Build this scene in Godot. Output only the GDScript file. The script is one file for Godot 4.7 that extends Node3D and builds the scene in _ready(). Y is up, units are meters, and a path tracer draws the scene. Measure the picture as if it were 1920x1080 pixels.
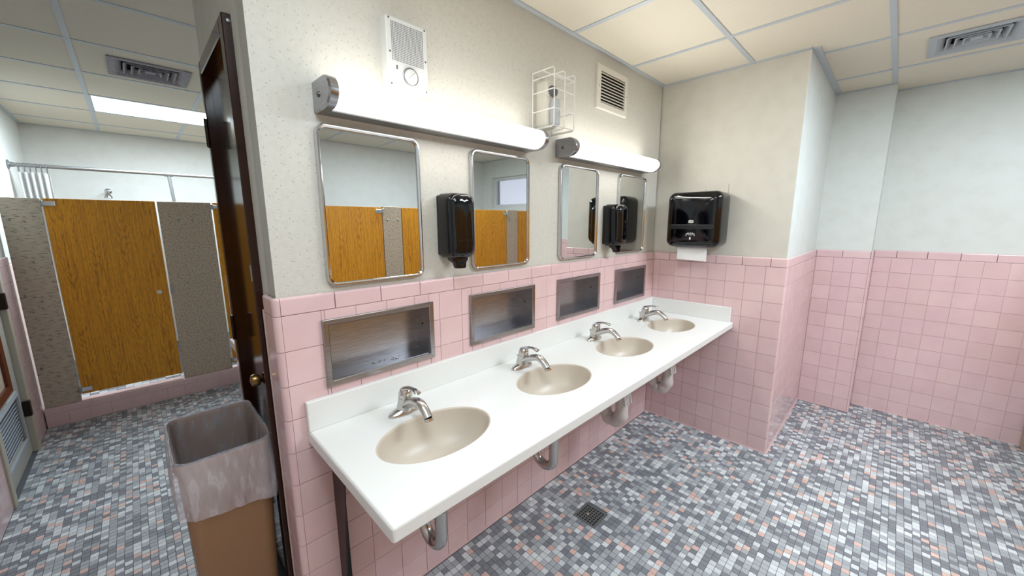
extends Node3D
# Pink-tiled washroom: y up, metres. Sink wall is the plane z = 0, the room lies at +z, the corridor to the showers at -z.

const HC := 2.379       # ceiling height
const CAPB := 1.1953    # underside of the cap tile
const CAPT := 1.2505    # top of the cap tile
const P := 0.1095       # wall tile pitch
const FP := 0.027375    # floor tile pitch
var GAP := 0.0018

var rng := RandomNumberGenerator.new()
var M := {}
var used := {}
var tile_cache := {}

# ------------------------------------------------------------------ mesh builder
var _t := PackedVector3Array()
var X := Transform3D()

func tri(a: Vector3, b: Vector3, c: Vector3) -> void:
	_t.append(X * a); _t.append(X * b); _t.append(X * c)

func quad(a: Vector3, b: Vector3, c: Vector3, d: Vector3) -> void:
	tri(a, b, c); tri(a, c, d)

func orient(start: int) -> void:      # a closed primitive gets outward faces
	var vol := 0.0
	var i := start
	var o := _t[start] if start < _t.size() else Vector3.ZERO
	while i < _t.size():
		vol += (_t[i] - o).dot((_t[i + 1] - o).cross(_t[i + 2] - o))
		i += 3
	if vol < 0.0:
		flip(start)

func flip(start: int) -> void:
	var i := start
	while i < _t.size():
		var s := _t[i + 1]
		_t[i + 1] = _t[i + 2]
		_t[i + 2] = s
		i += 3

func build(smooth_deg := 40.0) -> ArrayMesh:
	var n := _t.size() / 3
	var fn := PackedVector3Array(); fn.resize(n)
	var un := PackedVector3Array(); un.resize(n)
	var at := {}
	var keys := []
	keys.resize(_t.size())
	for f in n:
		var a := _t[f * 3]
		var c := (_t[f * 3 + 1] - a).cross(_t[f * 3 + 2] - a)
		fn[f] = c
		un[f] = c.normalized()
		for k in 3:
			var v := _t[f * 3 + k]
			var key := Vector3i(roundi(v.x * 30000.0), roundi(v.y * 30000.0), roundi(v.z * 30000.0))
			keys[f * 3 + k] = key
			if at.has(key):
				at[key].append(f)
			else:
				at[key] = [f]
	var lim := cos(deg_to_rad(smooth_deg))
	var vs := PackedVector3Array(); var ns := PackedVector3Array(); var uv := PackedVector2Array()
	for f in n:
		if un[f] == Vector3.ZERO:
			continue
		for k in [0, 2, 1]:
			var v := _t[f * 3 + k]
			var s := Vector3.ZERO
			for g in at[keys[f * 3 + k]]:
				if un[g].dot(un[f]) >= lim:
					s += fn[g]
			vs.append(v)
			ns.append(s.normalized() if s.length_squared() > 0.0 else un[f])
			var ax := un[f].abs()
			if ax.x >= ax.y and ax.x >= ax.z: uv.append(Vector2(v.z, -v.y))
			elif ax.y >= ax.z: uv.append(Vector2(v.x, v.z))
			else: uv.append(Vector2(v.x, -v.y))
	var arr := []
	arr.resize(Mesh.ARRAY_MAX)
	arr[Mesh.ARRAY_VERTEX] = vs
	arr[Mesh.ARRAY_NORMAL] = ns
	arr[Mesh.ARRAY_TEX_UV] = uv
	var m := ArrayMesh.new()
	m.add_surface_from_arrays(Mesh.PRIMITIVE_TRIANGLES, arr)
	_t = PackedVector3Array()
	X = Transform3D()
	return m

func cbox(c: Vector3, s: Vector3, ch := 0.0) -> void:      # box with chamfered edges
	var st := _t.size()
	var h := s * 0.5
	ch = minf(ch, minf(h.x, minf(h.y, h.z)) * 0.98)
	if ch <= 0.0:
		for ax in 3:
			for sg in [-1.0, 1.0]:
				var u := (ax + 1) % 3
				var w := (ax + 2) % 3
				var q := []
				for e in [[-1, -1], [1, -1], [1, 1], [-1, 1]]:
					var p := Vector3.ZERO
					p[ax] = sg * h[ax]; p[u] = e[0] * h[u]; p[w] = e[1] * h[w]
					q.append(c + p)
				if sg > 0: quad(q[0], q[1], q[2], q[3])
				else: quad(q[3], q[2], q[1], q[0])
		return
	var pt := func(sx, sy, sz, ax) -> Vector3:
		var p := Vector3(sx * h.x, sy * h.y, sz * h.z)
		for k in 3:
			if k != ax: p[k] -= signf(p[k]) * ch
		return c + p
	for sg in [-1, 1]:
		var e := [[-1, -1], [1, -1], [1, 1], [-1, 1]]
		var qx := []; var qy := []; var qz := []
		for k in e:
			qx.append(pt.call(sg, k[0], k[1], 0)); qy.append(pt.call(k[1], sg, k[0], 1)); qz.append(pt.call(k[0], k[1], sg, 2))
		for q in [qx, qy, qz]:
			if sg > 0: quad(q[0], q[1], q[2], q[3])
			else: quad(q[3], q[2], q[1], q[0])
	for a in [-1, 1]:
		for b in [-1, 1]:
			var e1 := _t.size()
			quad(pt.call(-1, a, b, 1), pt.call(1, a, b, 1), pt.call(1, a, b, 2), pt.call(-1, a, b, 2))
			fix_out(e1, c)
			e1 = _t.size()
			quad(pt.call(a, -1, b, 0), pt.call(a, 1, b, 0), pt.call(a, 1, b, 2), pt.call(a, -1, b, 2))
			fix_out(e1, c)
			e1 = _t.size()
			quad(pt.call(a, b, -1, 0), pt.call(a, b, 1, 0), pt.call(a, b, 1, 1), pt.call(a, b, -1, 1))
			fix_out(e1, c)
			for d in [-1, 1]:
				e1 = _t.size()
				tri(pt.call(a, b, d, 0), pt.call(a, b, d, 1), pt.call(a, b, d, 2))
				fix_out(e1, c)
	st = st

func fix_out(start: int, c: Vector3) -> void:
	var i := start
	var o := X * c
	while i < _t.size():
		var nn := (_t[i + 1] - _t[i]).cross(_t[i + 2] - _t[i])
		if nn.dot(_t[i] - o) < 0.0:
			var s := _t[i + 1]
			_t[i + 1] = _t[i + 2]
			_t[i + 2] = s
		i += 3

func loft(rings: Array, caps := true, closed_path := false, solid := true) -> void:   # rings of equal count, each a closed loop
	var st := _t.size()
	var nr := rings.size()
	for j in (nr if closed_path else nr - 1):
		var a: PackedVector3Array = rings[j]
		var b: PackedVector3Array = rings[(j + 1) % nr]
		var n := a.size()
		for i in n:
			var k := (i + 1) % n
			quad(a[i], a[k], b[k], b[i])
	if caps and not closed_path:
		for e in 2:
			var r: PackedVector3Array = rings[0] if e == 0 else rings[nr - 1]
			var c := Vector3.ZERO
			for v in r: c += v
			c /= r.size()
			for i in r.size():
				var k := (i + 1) % r.size()
				if e == 0: tri(c, r[k], r[i])
				else: tri(c, r[i], r[k])
	if solid: orient(st)

func circle_ring(c: Vector3, u: Vector3, v: Vector3, n: int) -> PackedVector3Array:
	var r := PackedVector3Array()
	for i in n:
		var a := TAU * i / n
		r.append(c + u * cos(a) + v * sin(a))
	return r

func tube(path: Array, radius, n := 12, closed := false, squash := 1.0) -> void:
	var rings := []
	var m := path.size()
	var ref := Vector3.UP
	var prev_u := Vector3.ZERO
	for i in m:
		var a: Vector3 = path[(i - 1 + m) % m] if (closed or i > 0) else path[i]
		var b: Vector3 = path[(i + 1) % m] if (closed or i < m - 1) else path[i]
		var d := (b - a).normalized()
		var u := prev_u - d * prev_u.dot(d)
		if u.length() < 0.01:
			ref = Vector3.UP if absf(d.y) < 0.9 else Vector3.RIGHT
			u = d.cross(ref)
		u = u.normalized()
		prev_u = u
		var w := d.cross(u)
		var r: float = radius[i] if radius is Array else radius
		rings.append(circle_ring(path[i], u * r, w * r * squash, n))
	loft(rings, true, closed)

func lathe(prof: Array, n := 24, at := Vector3.ZERO, axis := Vector3.UP, caps := true) -> void:  # prof of Vector2(radius, along axis)
	var u := axis.cross(Vector3.RIGHT if absf(axis.x) < 0.9 else Vector3.UP).normalized()
	var v := axis.cross(u)
	var rings := []
	for p in prof:
		rings.append(circle_ring(at + axis * p.y, u * maxf(p.x, 0.00005), v * maxf(p.x, 0.00005), n))
	loft(rings, caps)

func rr(w: float, h: float, r: float, n := 6) -> PackedVector2Array:
	var o := PackedVector2Array()
	r = minf(r, minf(w, h) * 0.5 - 0.00001)
	for q in 4:
		var c := Vector2([1, -1, -1, 1][q] * (w * 0.5 - r), [1, 1, -1, -1][q] * (h * 0.5 - r))
		for i in n + 1:
			var a := PI * 0.5 * (q + float(i) / n)
			o.append(c + Vector2(cos(a), sin(a)) * r)
	return o

func even(o: PackedVector2Array, n: int) -> PackedVector2Array:      # the same loop with evenly spaced points
	var total := 0.0
	for i in o.size(): total += o[i].distance_to(o[(i + 1) % o.size()])
	var r := PackedVector2Array()
	var i := 0
	var run := 0.0
	for k in n:
		var want := total * k / n
		while run + o[i].distance_to(o[(i + 1) % o.size()]) < want:
			run += o[i].distance_to(o[(i + 1) % o.size()])
			i += 1
		r.append(o[i].move_toward(o[(i + 1) % o.size()], want - run))
	return r

func ring3(o: PackedVector2Array, z: float) -> PackedVector3Array:
	var r := PackedVector3Array()
	for p in o: r.append(Vector3(p.x, p.y, z))
	return r

func soft_box(w: float, h: float, d: float, r: float, e: float, n := 6) -> void:   # rounded block from z = 0 to z = d, front edge rounded by e
	var rings := [ring3(rr(w, h, r, n), 0.0), ring3(rr(w, h, r, n), d - e)]
	for i in range(1, 6):
		var a := PI * 0.5 * i / 5.0
		var ins := e * (1.0 - cos(a))
		rings.append(ring3(rr(w - 2 * ins, h - 2 * ins, maxf(r - ins, 0.002), n), d - e + e * sin(a)))
	loft(rings)

func frame_sweep(w: float, h: float, r: float, prof: Array, n := 6) -> void:       # profile (outset, z) carried round a rounded rectangle
	var rings := []
	for p in prof:
		rings.append(ring3(rr(w + 2 * p.x, h + 2 * p.x, maxf(r + p.x, 0.0002), n), p.y))
	loft(rings, false, true)

func extrude(poly: PackedVector2Array, z0: float, z1: float) -> void:
	var st := _t.size()
	var ix := Geometry2D.triangulate_polygon(poly)
	for i in range(0, ix.size(), 3):
		var a := poly[ix[i]]; var b := poly[ix[i + 1]]; var c := poly[ix[i + 2]]
		var cw := (b - a).cross(c - a) < 0
		if cw:
			var s := b
			b = c
			c = s
		tri(Vector3(a.x, a.y, z1), Vector3(b.x, b.y, z1), Vector3(c.x, c.y, z1))
		tri(Vector3(a.x, a.y, z0), Vector3(c.x, c.y, z0), Vector3(b.x, b.y, z0))
	var ccw := not Geometry2D.is_polygon_clockwise(poly)
	for i in poly.size():
		var a := poly[i]
		var b := poly[(i + 1) % poly.size()]
		if ccw: quad(Vector3(a.x, a.y, z0), Vector3(b.x, b.y, z0), Vector3(b.x, b.y, z1), Vector3(a.x, a.y, z1))
		else: quad(Vector3(b.x, b.y, z0), Vector3(a.x, a.y, z0), Vector3(a.x, a.y, z1), Vector3(b.x, b.y, z1))
	st = st

# ------------------------------------------------------------------ nodes
func numbered(called: String) -> String:
	var n: int = used.get(called, 0)
	used[called] = n + 1
	return called if n == 0 else "%s_%03d" % [called, n]

func thing(called: String, label: String, category: String, at := Vector3.ZERO, group := "", kind := "") -> Node3D:
	var o := Node3D.new()
	o.name = numbered(called)
	add_child(o)
	o.position = at
	o.set_meta("label", label)
	o.set_meta("category", category)
	if group: o.set_meta("group", group)
	if kind: o.set_meta("kind", kind)
	return o

func inst(called: String, m: Mesh, material: Material, parent: Node, at := Vector3.ZERO, b := Basis()) -> MeshInstance3D:
	var o := MeshInstance3D.new()
	o.name = called
	o.mesh = m
	o.material_override = material
	o.transform = Transform3D(b, at)
	o.cast_shadow = GeometryInstance3D.SHADOW_CASTING_SETTING_ON
	parent.add_child(o, true)
	return o

func part(called: String, material: Material, parent: Node, smooth := 40.0, at := Vector3.ZERO, b := Basis()) -> MeshInstance3D:
	return inst(called, build(smooth), material, parent, at, b)

func bx(called: String, material: Material, parent: Node, lo: Vector3, hi: Vector3, ch := 0.0) -> MeshInstance3D:
	cbox((lo + hi) * 0.5 - (parent as Node3D).position, (hi - lo).abs(), ch)
	return part(called, material, parent, 20.0)

func copy_of(o: Node3D, at: Vector3, label: String) -> Node3D:
	var c: Node3D = o.duplicate()
	c.name = numbered(String(o.name))
	add_child(c)
	c.position = at
	c.set_meta("label", label)
	return c

# ------------------------------------------------------------------ materials
func mat(key: String, c: Color, rough: float, metal := 0.0, spec := 0.5) -> StandardMaterial3D:
	var m := StandardMaterial3D.new()
	m.resource_name = key
	m.albedo_color = c
	m.roughness = rough
	m.metallic = metal
	m.metallic_specular = spec
	M[key] = m
	return m

func noise_tex(freq: float, stops: Array, size := 512, kind := FastNoiseLite.TYPE_SIMPLEX_SMOOTH, octaves := 3, sd := 1) -> NoiseTexture2D:
	var f := FastNoiseLite.new()
	f.noise_type = kind
	f.frequency = freq
	f.fractal_octaves = octaves
	f.seed = sd
	var t := NoiseTexture2D.new()
	t.width = size; t.height = size
	t.seamless = true
	t.noise = f
	if stops:
		var g := Gradient.new()
		g.offsets = PackedFloat32Array(stops.map(func(s): return s[0]))
		g.colors = PackedColorArray(stops.map(func(s): return s[1]))
		t.color_ramp = g
	return t

func tri_scale(m: StandardMaterial3D, s: float) -> void:
	m.uv1_triplanar = true
	m.uv1_world_triplanar = true
	m.uv1_scale = Vector3(s, s, s)

func relief(m: StandardMaterial3D, t: Texture2D, cm: float) -> void:
	m.heightmap_enabled = true
	m.heightmap_texture = t
	m.heightmap_scale = cm

func wood_image(w: int, h: int, sd: int, light: Color, dark: Color) -> ImageTexture:   # oak laminate: rings of a log cut along its length, plus pores
	var im := Image.create(w, h, false, Image.FORMAT_RGB8)
	var warp := FastNoiseLite.new(); warp.seed = sd; warp.frequency = 1.0; warp.fractal_octaves = 2
	var pore := FastNoiseLite.new(); pore.seed = sd + 5; pore.frequency = 1.0; pore.fractal_octaves = 1
	for y in h:
		var v := float(y) / h * 2.4
		for x in w:
			var u := float(x) / w
			var col := floorf(u * 4.0)
			var cu := (u * 4.0 - col - 0.5) * 2.0
			var depth := 0.5 + 0.16 * warp.get_noise_2d(col * 17.3, v * 0.9)
			var r := sqrt(cu * cu * 0.6 + depth * depth) * 12.0 + v * (2.6 if int(col) % 2 else 4.2) + col * 0.37 + warp.get_noise_2d(u * 7.0, v * 1.3) * 1.6 + warp.get_noise_2d(u * 30.0, v * 5.0) * 0.3
			var ring := pow(absf(sin(r * PI)), 7.0)
			var p1 := pore.get_noise_2d(u * 420.0, v * 12.0)
			var p2 := pore.get_noise_2d(u * 60.0 + 40.0, v * 1.2)
			var d := 0.40 * ring * clampf(0.7 + 1.2 * p2, 0.1, 1.0) * (1.0 - 0.5 * absf(cu)) + 0.34 * smoothstep(0.1, 0.6, p1) + 0.16 * (p2 + 0.4)
			im.set_pixel(x, y, light.lerp(dark, clampf(d, 0.0, 1.0)))
	return ImageTexture.create_from_image(im)

func materials() -> void:
	var m: StandardMaterial3D
	# paint
	m = mat("wall_paint", Color(0.825, 0.81, 0.77), 0.55)
	m.albedo_texture = noise_tex(0.02, [[0.0, Color(0.97, 0.967, 0.96)], [0.5, Color(0.99, 0.99, 0.985)], [1.0, Color(1, 1, 1)]], 512)
	tri_scale(m, 0.8)
	var pits := noise_tex(0.012, [[0.0, Color.BLACK], [0.04, Color(0.15, 0.15, 0.15)], [0.10, Color.WHITE], [1.0, Color.WHITE]], 1024, FastNoiseLite.TYPE_CELLULAR, 1, 9)
	var peel := noise_tex(0.06, [], 512, FastNoiseLite.TYPE_SIMPLEX_SMOOTH, 3, 10)
	peel.as_normal_map = true
	peel.bump_strength = 2.0
	m = mat("textured_paint", Color(0.82, 0.808, 0.775), 0.6)
	m.albedo_texture = M.wall_paint.albedo_texture
	relief(m, pits, 0.12)
	m.normal_enabled = true
	m.normal_texture = peel
	m.normal_scale = 0.35
	tri_scale(m, 3.6)
	m = mat("pale_paint", Color(0.87, 0.89, 0.885), 0.5)
	m.albedo_texture = M.wall_paint.albedo_texture
	tri_scale(m, 0.7)
	m = mat("far_paint", Color(0.865, 0.88, 0.865), 0.5)
	m.albedo_texture = M.wall_paint.albedo_texture
	tri_scale(m, 0.7)
	m = mat("white_paint", Color(0.86, 0.87, 0.86), 0.55)
	m.albedo_texture = M.wall_paint.albedo_texture
	tri_scale(m, 0.6)
	# ceramics
	var mottled := noise_tex(0.012, [[0.0, Color(0.975, 0.965, 0.97)], [0.5, Color(0.99, 0.985, 0.985)], [1.0, Color(1, 1, 1)]], 256)
	for k in 4:
		m = mat("pink_tile_%d" % k, [Color(0.895, 0.77, 0.775), Color(0.885, 0.76, 0.768), Color(0.90, 0.78, 0.78), Color(0.882, 0.76, 0.76)][k], 0.13)
		m.albedo_texture = mottled
		tri_scale(m, 1.7)
	m = mat("pink_grout", Color(0.87, 0.79, 0.77), 0.85)
	m = mat("caulk", Color(0.86, 0.74, 0.74), 0.6)
	m = mat("floor_grout", Color(0.36, 0.375, 0.39), 0.9)
	var grit := noise_tex(0.09, [[0.0, Color(0.80, 0.80, 0.80)], [0.45, Color(0.96, 0.96, 0.96)], [1.0, Color(1, 1, 1)]], 512)
	for k in 4:
		m = mat("floor_tile_%d" % k, [Color(0.53, 0.545, 0.575), Color(0.695, 0.715, 0.735), Color(0.87, 0.89, 0.90), Color(0.885, 0.755, 0.715)][k], 0.42)
		m.albedo_texture = grit
		tri_scale(m, 3.0)
	m = mat("floor_tile_field", Color.WHITE, 0.42)
	m.vertex_color_use_as_albedo = true
	m.albedo_texture = grit
	tri_scale(m, 3.0)
	# ceiling
	m = mat("ceiling_panel", Color(0.90, 0.88, 0.825), 0.9)
	m.albedo_texture = noise_tex(0.2, [[0.0, Color(0.90, 0.89, 0.87)], [0.5, Color(0.985, 0.98, 0.97)], [1.0, Color(1, 1, 1)]], 512)
	relief(m, noise_tex(0.25, [], 512), 0.05)
	tri_scale(m, 2.0)
	m = mat("tee_metal", Color(0.75, 0.785, 0.815), 0.5, 0.2)
	# wood and stalls
	m = mat("oak_laminate", Color.WHITE, 0.42)
	m.albedo_texture = wood_image(512, 1024, 3, Color(0.90, 0.62, 0.12), Color(0.52, 0.31, 0.03))
	m.uv1_scale = Vector3(1.0 / 0.6, 1.0 / 1.44, 1.0)
	m = mat("grey_laminate", Color(0.80, 0.74, 0.66), 0.5)
	m.albedo_texture = noise_tex(0.06, [[0.0, Color(0.5, 0.48, 0.46)], [0.22, Color(0.80, 0.78, 0.76)], [0.5, Color(0.95, 0.94, 0.93)], [1.0, Color(1, 1, 1)]], 512, FastNoiseLite.TYPE_SIMPLEX, 4, 21)
	tri_scale(m, 2.0)
	m = mat("stained_laminate", Color(0.78, 0.73, 0.66), 0.55)
	m.albedo_texture = noise_tex(0.03, [[0.0, Color(0.40, 0.36, 0.32)], [0.13, Color(0.60, 0.56, 0.52)], [0.22, Color(0.90, 0.89, 0.88)], [0.6, Color(0.96, 0.955, 0.95)], [1.0, Color(1, 1, 1)]], 512, FastNoiseLite.TYPE_SIMPLEX, 4, 4)
	m.uv1_scale = Vector3(1.1, 3.6, 1.0)
	m = mat("panel_edge", Color(0.75, 0.72, 0.70), 0.5)
	m = mat("brown_paint", Color(0.20, 0.095, 0.055), 0.12)
	m.albedo_texture = noise_tex(0.02, [[0.0, Color(0.55, 0.5, 0.5)], [0.45, Color(0.9, 0.88, 0.86)], [1.0, Color(1, 1, 1)]], 512, FastNoiseLite.TYPE_SIMPLEX_SMOOTH, 4, 2)
	tri_scale(m, 1.6)
	m = mat("red_wood", Color(0.36, 0.16, 0.08), 0.4)
	m = mat("door_paint", Color(0.70, 0.69, 0.66), 0.5)
	m = mat("frame_paint", Color(0.73, 0.70, 0.64), 0.5)
	# metals
	m = mat("chrome", Color(0.80, 0.80, 0.81), 0.13, 1.0)
	m = mat("satin_chrome", Color(0.78, 0.77, 0.76), 0.22, 1.0)
	m = mat("steel", Color(0.69, 0.69, 0.71), 0.26, 1.0)
	var brush := noise_tex(0.03, [[0.0, Color(0.86, 0.86, 0.86)], [1.0, Color(1, 1, 1)]], 512, FastNoiseLite.TYPE_SIMPLEX, 3, 8)
	m.albedo_texture = brush
	m.uv1_scale = Vector3(0.5, 9.0, 1.0)
	m = mat("dark_steel", Color(0.50, 0.48, 0.46), 0.3, 1.0)
	m = mat("drain_grey", Color(0.44, 0.45, 0.45), 0.45, 0.3)
	m = mat("mirror_glass", Color(0.86, 0.87, 0.87), 0.0, 1.0)
	m = mat("zinc", Color(0.62, 0.63, 0.64), 0.4, 0.9)
	m = mat("old_brass", Color(0.55, 0.45, 0.29), 0.3, 1.0)
	m = mat("dark_bronze", Color(0.16, 0.11, 0.08), 0.45, 0.6)
	m = mat("black_iron", Color(0.05, 0.05, 0.06), 0.5)
	m = mat("maroon_iron", Color(0.20, 0.085, 0.075), 0.45)
	m = mat("vent_grey", Color(0.70, 0.73, 0.76), 0.5)
	m = mat("vent_dust", Color(0.66, 0.65, 0.68), 0.7)
	m.albedo_texture = noise_tex(0.05, [[0.0, Color(0.74, 0.73, 0.74)], [0.5, Color(0.93, 0.93, 0.94)], [1.0, Color.WHITE]], 256, FastNoiseLite.TYPE_SIMPLEX, 4, 6)
	tri_scale(m, 3.0)
	m = mat("duct_black", Color(0.03, 0.03, 0.035), 0.9)
	# counter
	m = mat("solid_surface", Color(0.91, 0.91, 0.90), 0.3)
	m = mat("bone_basin", Color(0.80, 0.755, 0.70), 0.36)
	# plastics
	m = mat("black_gloss", Color(0.012, 0.013, 0.03), 0.07)
	m = mat("smoke_gloss", Color(0.03, 0.03, 0.04), 0.1)
	m = mat("roll_grey", Color(0.13, 0.13, 0.145), 0.25)
	m = mat("dark_plastic", Color(0.07, 0.07, 0.08), 0.4)
	m = mat("grey_plastic", Color(0.36, 0.36, 0.38), 0.35)
	m = mat("white_plastic", Color(0.86, 0.86, 0.85), 0.35)
	m = mat("cream_plastic", Color(0.87, 0.855, 0.81), 0.4)
	m = mat("white_mark", Color(0.9, 0.9, 0.9), 0.5)
	m = mat("white_wire", Color(0.92, 0.91, 0.89), 0.35)
	m = mat("paper", Color(0.90, 0.90, 0.90), 0.8)
	m = mat("pipe_wrap", Color(0.83, 0.80, 0.79), 0.55)
	m = mat("cloth", Color(0.88, 0.89, 0.89), 0.8)
	m.backlight_enabled = true
	m.backlight = Color(0.5, 0.5, 0.5)
	m = mat("bottle_plastic", Color(0.80, 0.82, 0.84, 0.75), 0.3)
	m.transparency = BaseMaterial3D.TRANSPARENCY_ALPHA
	m = mat("tan_bin", Color(0.62, 0.475, 0.345), 0.5)
	m.albedo_texture = grit
	tri_scale(m, 6.0)
	var crease := noise_tex(0.010, [[0.0, Color(1, 1, 1, 0.36)], [0.4, Color(1, 1, 1, 0.41)], [0.6, Color(1, 1, 1, 0.46)], [0.68, Color(1, 1, 1, 0.56)], [1.0, Color(1, 1, 1, 0.43)]], 512, FastNoiseLite.TYPE_SIMPLEX_SMOOTH, 3, 13)
	for k in 2:
		m = mat(["bag_film", "bag_film_inside"][k], [Color(0.87, 0.85, 0.88), Color(0.80, 0.81, 0.86)][k], 0.27)
		m.transparency = BaseMaterial3D.TRANSPARENCY_ALPHA
		m.albedo_texture = crease if k == 0 else noise_tex(0.010, [[0.0, Color(1, 1, 1, 0.22)], [0.5, Color(1, 1, 1, 0.29)], [0.75, Color(1, 1, 1, 0.38)], [1.0, Color(1, 1, 1, 0.32)]], 512, FastNoiseLite.TYPE_SIMPLEX_SMOOTH, 3, 15)
		m.uv1_scale = Vector3(4.5, 1.4, 1.0)
		relief(m, noise_tex(0.010, [], 512, FastNoiseLite.TYPE_SIMPLEX_SMOOTH, 3, 14), 0.6)
	m = mat("window_pane", Color(0.88, 0.87, 0.95, 0.35), 0.6)
	m.transparency = BaseMaterial3D.TRANSPARENCY_ALPHA
	# lamps
	m = mat("lens_glow", Color(0.95, 0.95, 0.94), 0.4)
	m.emission_enabled = true
	m.emission = Color(1.0, 0.985, 0.95)
	m.emission_energy_multiplier = 1.6
	m = mat("panel_glow", Color(0.95, 0.95, 0.95), 0.4)
	m.emission_enabled = true
	m.emission = Color(0.95, 0.99, 1.0)
	m.emission_energy_multiplier = 1.3

# ------------------------------------------------------------------ light
func area(called: String, at: Vector3, look: Vector3, size: Vector2, energy: float, c: Color) -> void:
	var l := AreaLight3D.new()
	l.name = called
	l.area_size = size
	l.light_energy = energy
	l.light_color = c
	l.area_range = 12.0
	l.area_attenuation = 2.0
	l.shadow_enabled = true
	add_child(l)
	var up := Vector3.UP if absf(look.normalized().y) < 0.95 else Vector3.BACK
	l.look_at_from_position(at, at + look, up)

const LAMP_WHITE := Color(1.0, 0.985, 0.955)
const PANELS := [Vector3(0.2545, 1.111, 1.45), Vector3(2.323, 1.9855, 5.6)]      # unseen light panels, the first added to brighten corridor and bin: x, z, energy
const PANEL_WHITE := Color(0.90, 0.96, 1.0)

func stage() -> void:
	var cam := Camera3D.new()
	cam.name = "camera"
	cam.fov = 74.49
	cam.position = Vector3(0.0717, 1.4654, 1.2391)
	cam.rotation = Vector3(-0.1717, -0.7813, -0.0035)
	cam.near = 0.02
	cam.current = true
	add_child(cam)
	var sky := ProceduralSkyMaterial.new()      # flat overcast outside the frosted window
	sky.sky_top_color = Color(0.80, 0.86, 0.95)
	sky.sky_horizon_color = Color(0.92, 0.94, 0.97)
	sky.ground_bottom_color = Color(0.5, 0.5, 0.5)
	sky.ground_horizon_color = Color(0.8, 0.82, 0.84)
	var e := Environment.new()
	e.background_mode = Environment.BG_SKY
	e.sky = Sky.new()
	e.sky.sky_material = sky
	e.background_energy_multiplier = 1.6
	e.tonemap_mode = Environment.TONE_MAPPER_LINEAR
	e.tonemap_exposure = 1.13
	e.sdfgi_enabled = true
	e.ssao_enabled = true
	e.ssil_enabled = true
	var w := WorldEnvironment.new()
	w.environment = e
	w.name = "world_environment"
	add_child(w)
	# wall lamps: a face of light before each lit face of the two lenses
	for x in [0.9575, 2.0825]:
		area("wall_lamp_front", Vector3(x, 1.826, 0.124), Vector3(0, 0, 1), Vector2(0.86, 0.06), 0.37, LAMP_WHITE)
		area("wall_lamp_up", Vector3(x, 1.876, 0.065), Vector3(0, 1, 0.15), Vector2(0.86, 0.07), 0.07, LAMP_WHITE)
		area("wall_lamp_down", Vector3(x, 1.776, 0.085), Vector3(0, -1, 0.15), Vector2(0.86, 0.05), 0.085, LAMP_WHITE)
	# ceiling panels
	area("shower_panel_light", Vector3(0.55, HC - 0.012, -3.264), Vector3(0, -1, 0), Vector2(1.12, 0.53), 5.4, PANEL_WHITE)
	for p in PANELS:  # the first is added fill light for the corridor and bin
		area("unseen_panel_light", Vector3(p.x, HC - 0.012, p.y), Vector3(0, -1, 0), Vector2(1.12, 0.53) if p.x > 1.0 else Vector2(0.53, 1.12), p.z, PANEL_WHITE)


# ------------------------------------------------------------------ tiles
func tile_mesh(w: float, h: float, rim := "") -> ArrayMesh:     # glazed tile, back at z = -0.009, face at z = 0; rim names the rounded sides
	var key := "%d_%d_%s" % [roundi(w * 4000), roundi(h * 4000), rim]
	if tile_cache.has(key): return tile_cache[key]
	var e := 0.0012
	var big := 0.009
	var l := big if "l" in rim else e
	var r := big if "r" in rim else e
	var t := big if "t" in rim else e
	var b := e
	var outer := [Vector2(-w / 2, -h / 2), Vector2(w / 2, -h / 2), Vector2(w / 2, h / 2), Vector2(-w / 2, h / 2)]
	var rings := []
	var base := PackedVector3Array()
	for p in outer: base.append(Vector3(p.x, p.y, -0.009))
	rings.append(base)
	for k in (5 if rim else 3):
		var a := PI * 0.5 * k / (4.0 if rim else 2.0)
		var ring := PackedVector3Array()
		for p in outer:
			var ex := l if p.x < 0 else r
			var ey := b if p.y < 0 else t
			var ez := maxf(ex, ey) if rim else e
			ez = big if rim else e
			ring.append(Vector3(p.x - signf(p.x) * ex * (1 - cos(a)), p.y - signf(p.y) * ey * (1 - cos(a)), -ez + ez * sin(a)))
		rings.append(ring)
	loft(rings)
	var m := build(50.0)
	tile_cache[key] = m
	return m

var pick_n := 0
func lay(wall: Node3D, o: Vector3, u: Vector3, n: Vector3, u0: float, u1: float, y0: float, y1: float, rim := "", called := "tile") -> void:
	if u1 - u0 < 0.006 or y1 - y0 < 0.006: return
	pick_n = (pick_n * 73 + 41) % 1009
	var b := Basis(u, Vector3.UP, n)
	inst(called, tile_mesh(u1 - u0 - GAP, y1 - y0 - GAP, rim), M["pink_tile_%d" % (pick_n % 4)], wall, o + u * ((u0 + u1) * 0.5) + Vector3.UP * ((y0 + y1) * 0.5) - wall.position, b)

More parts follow.
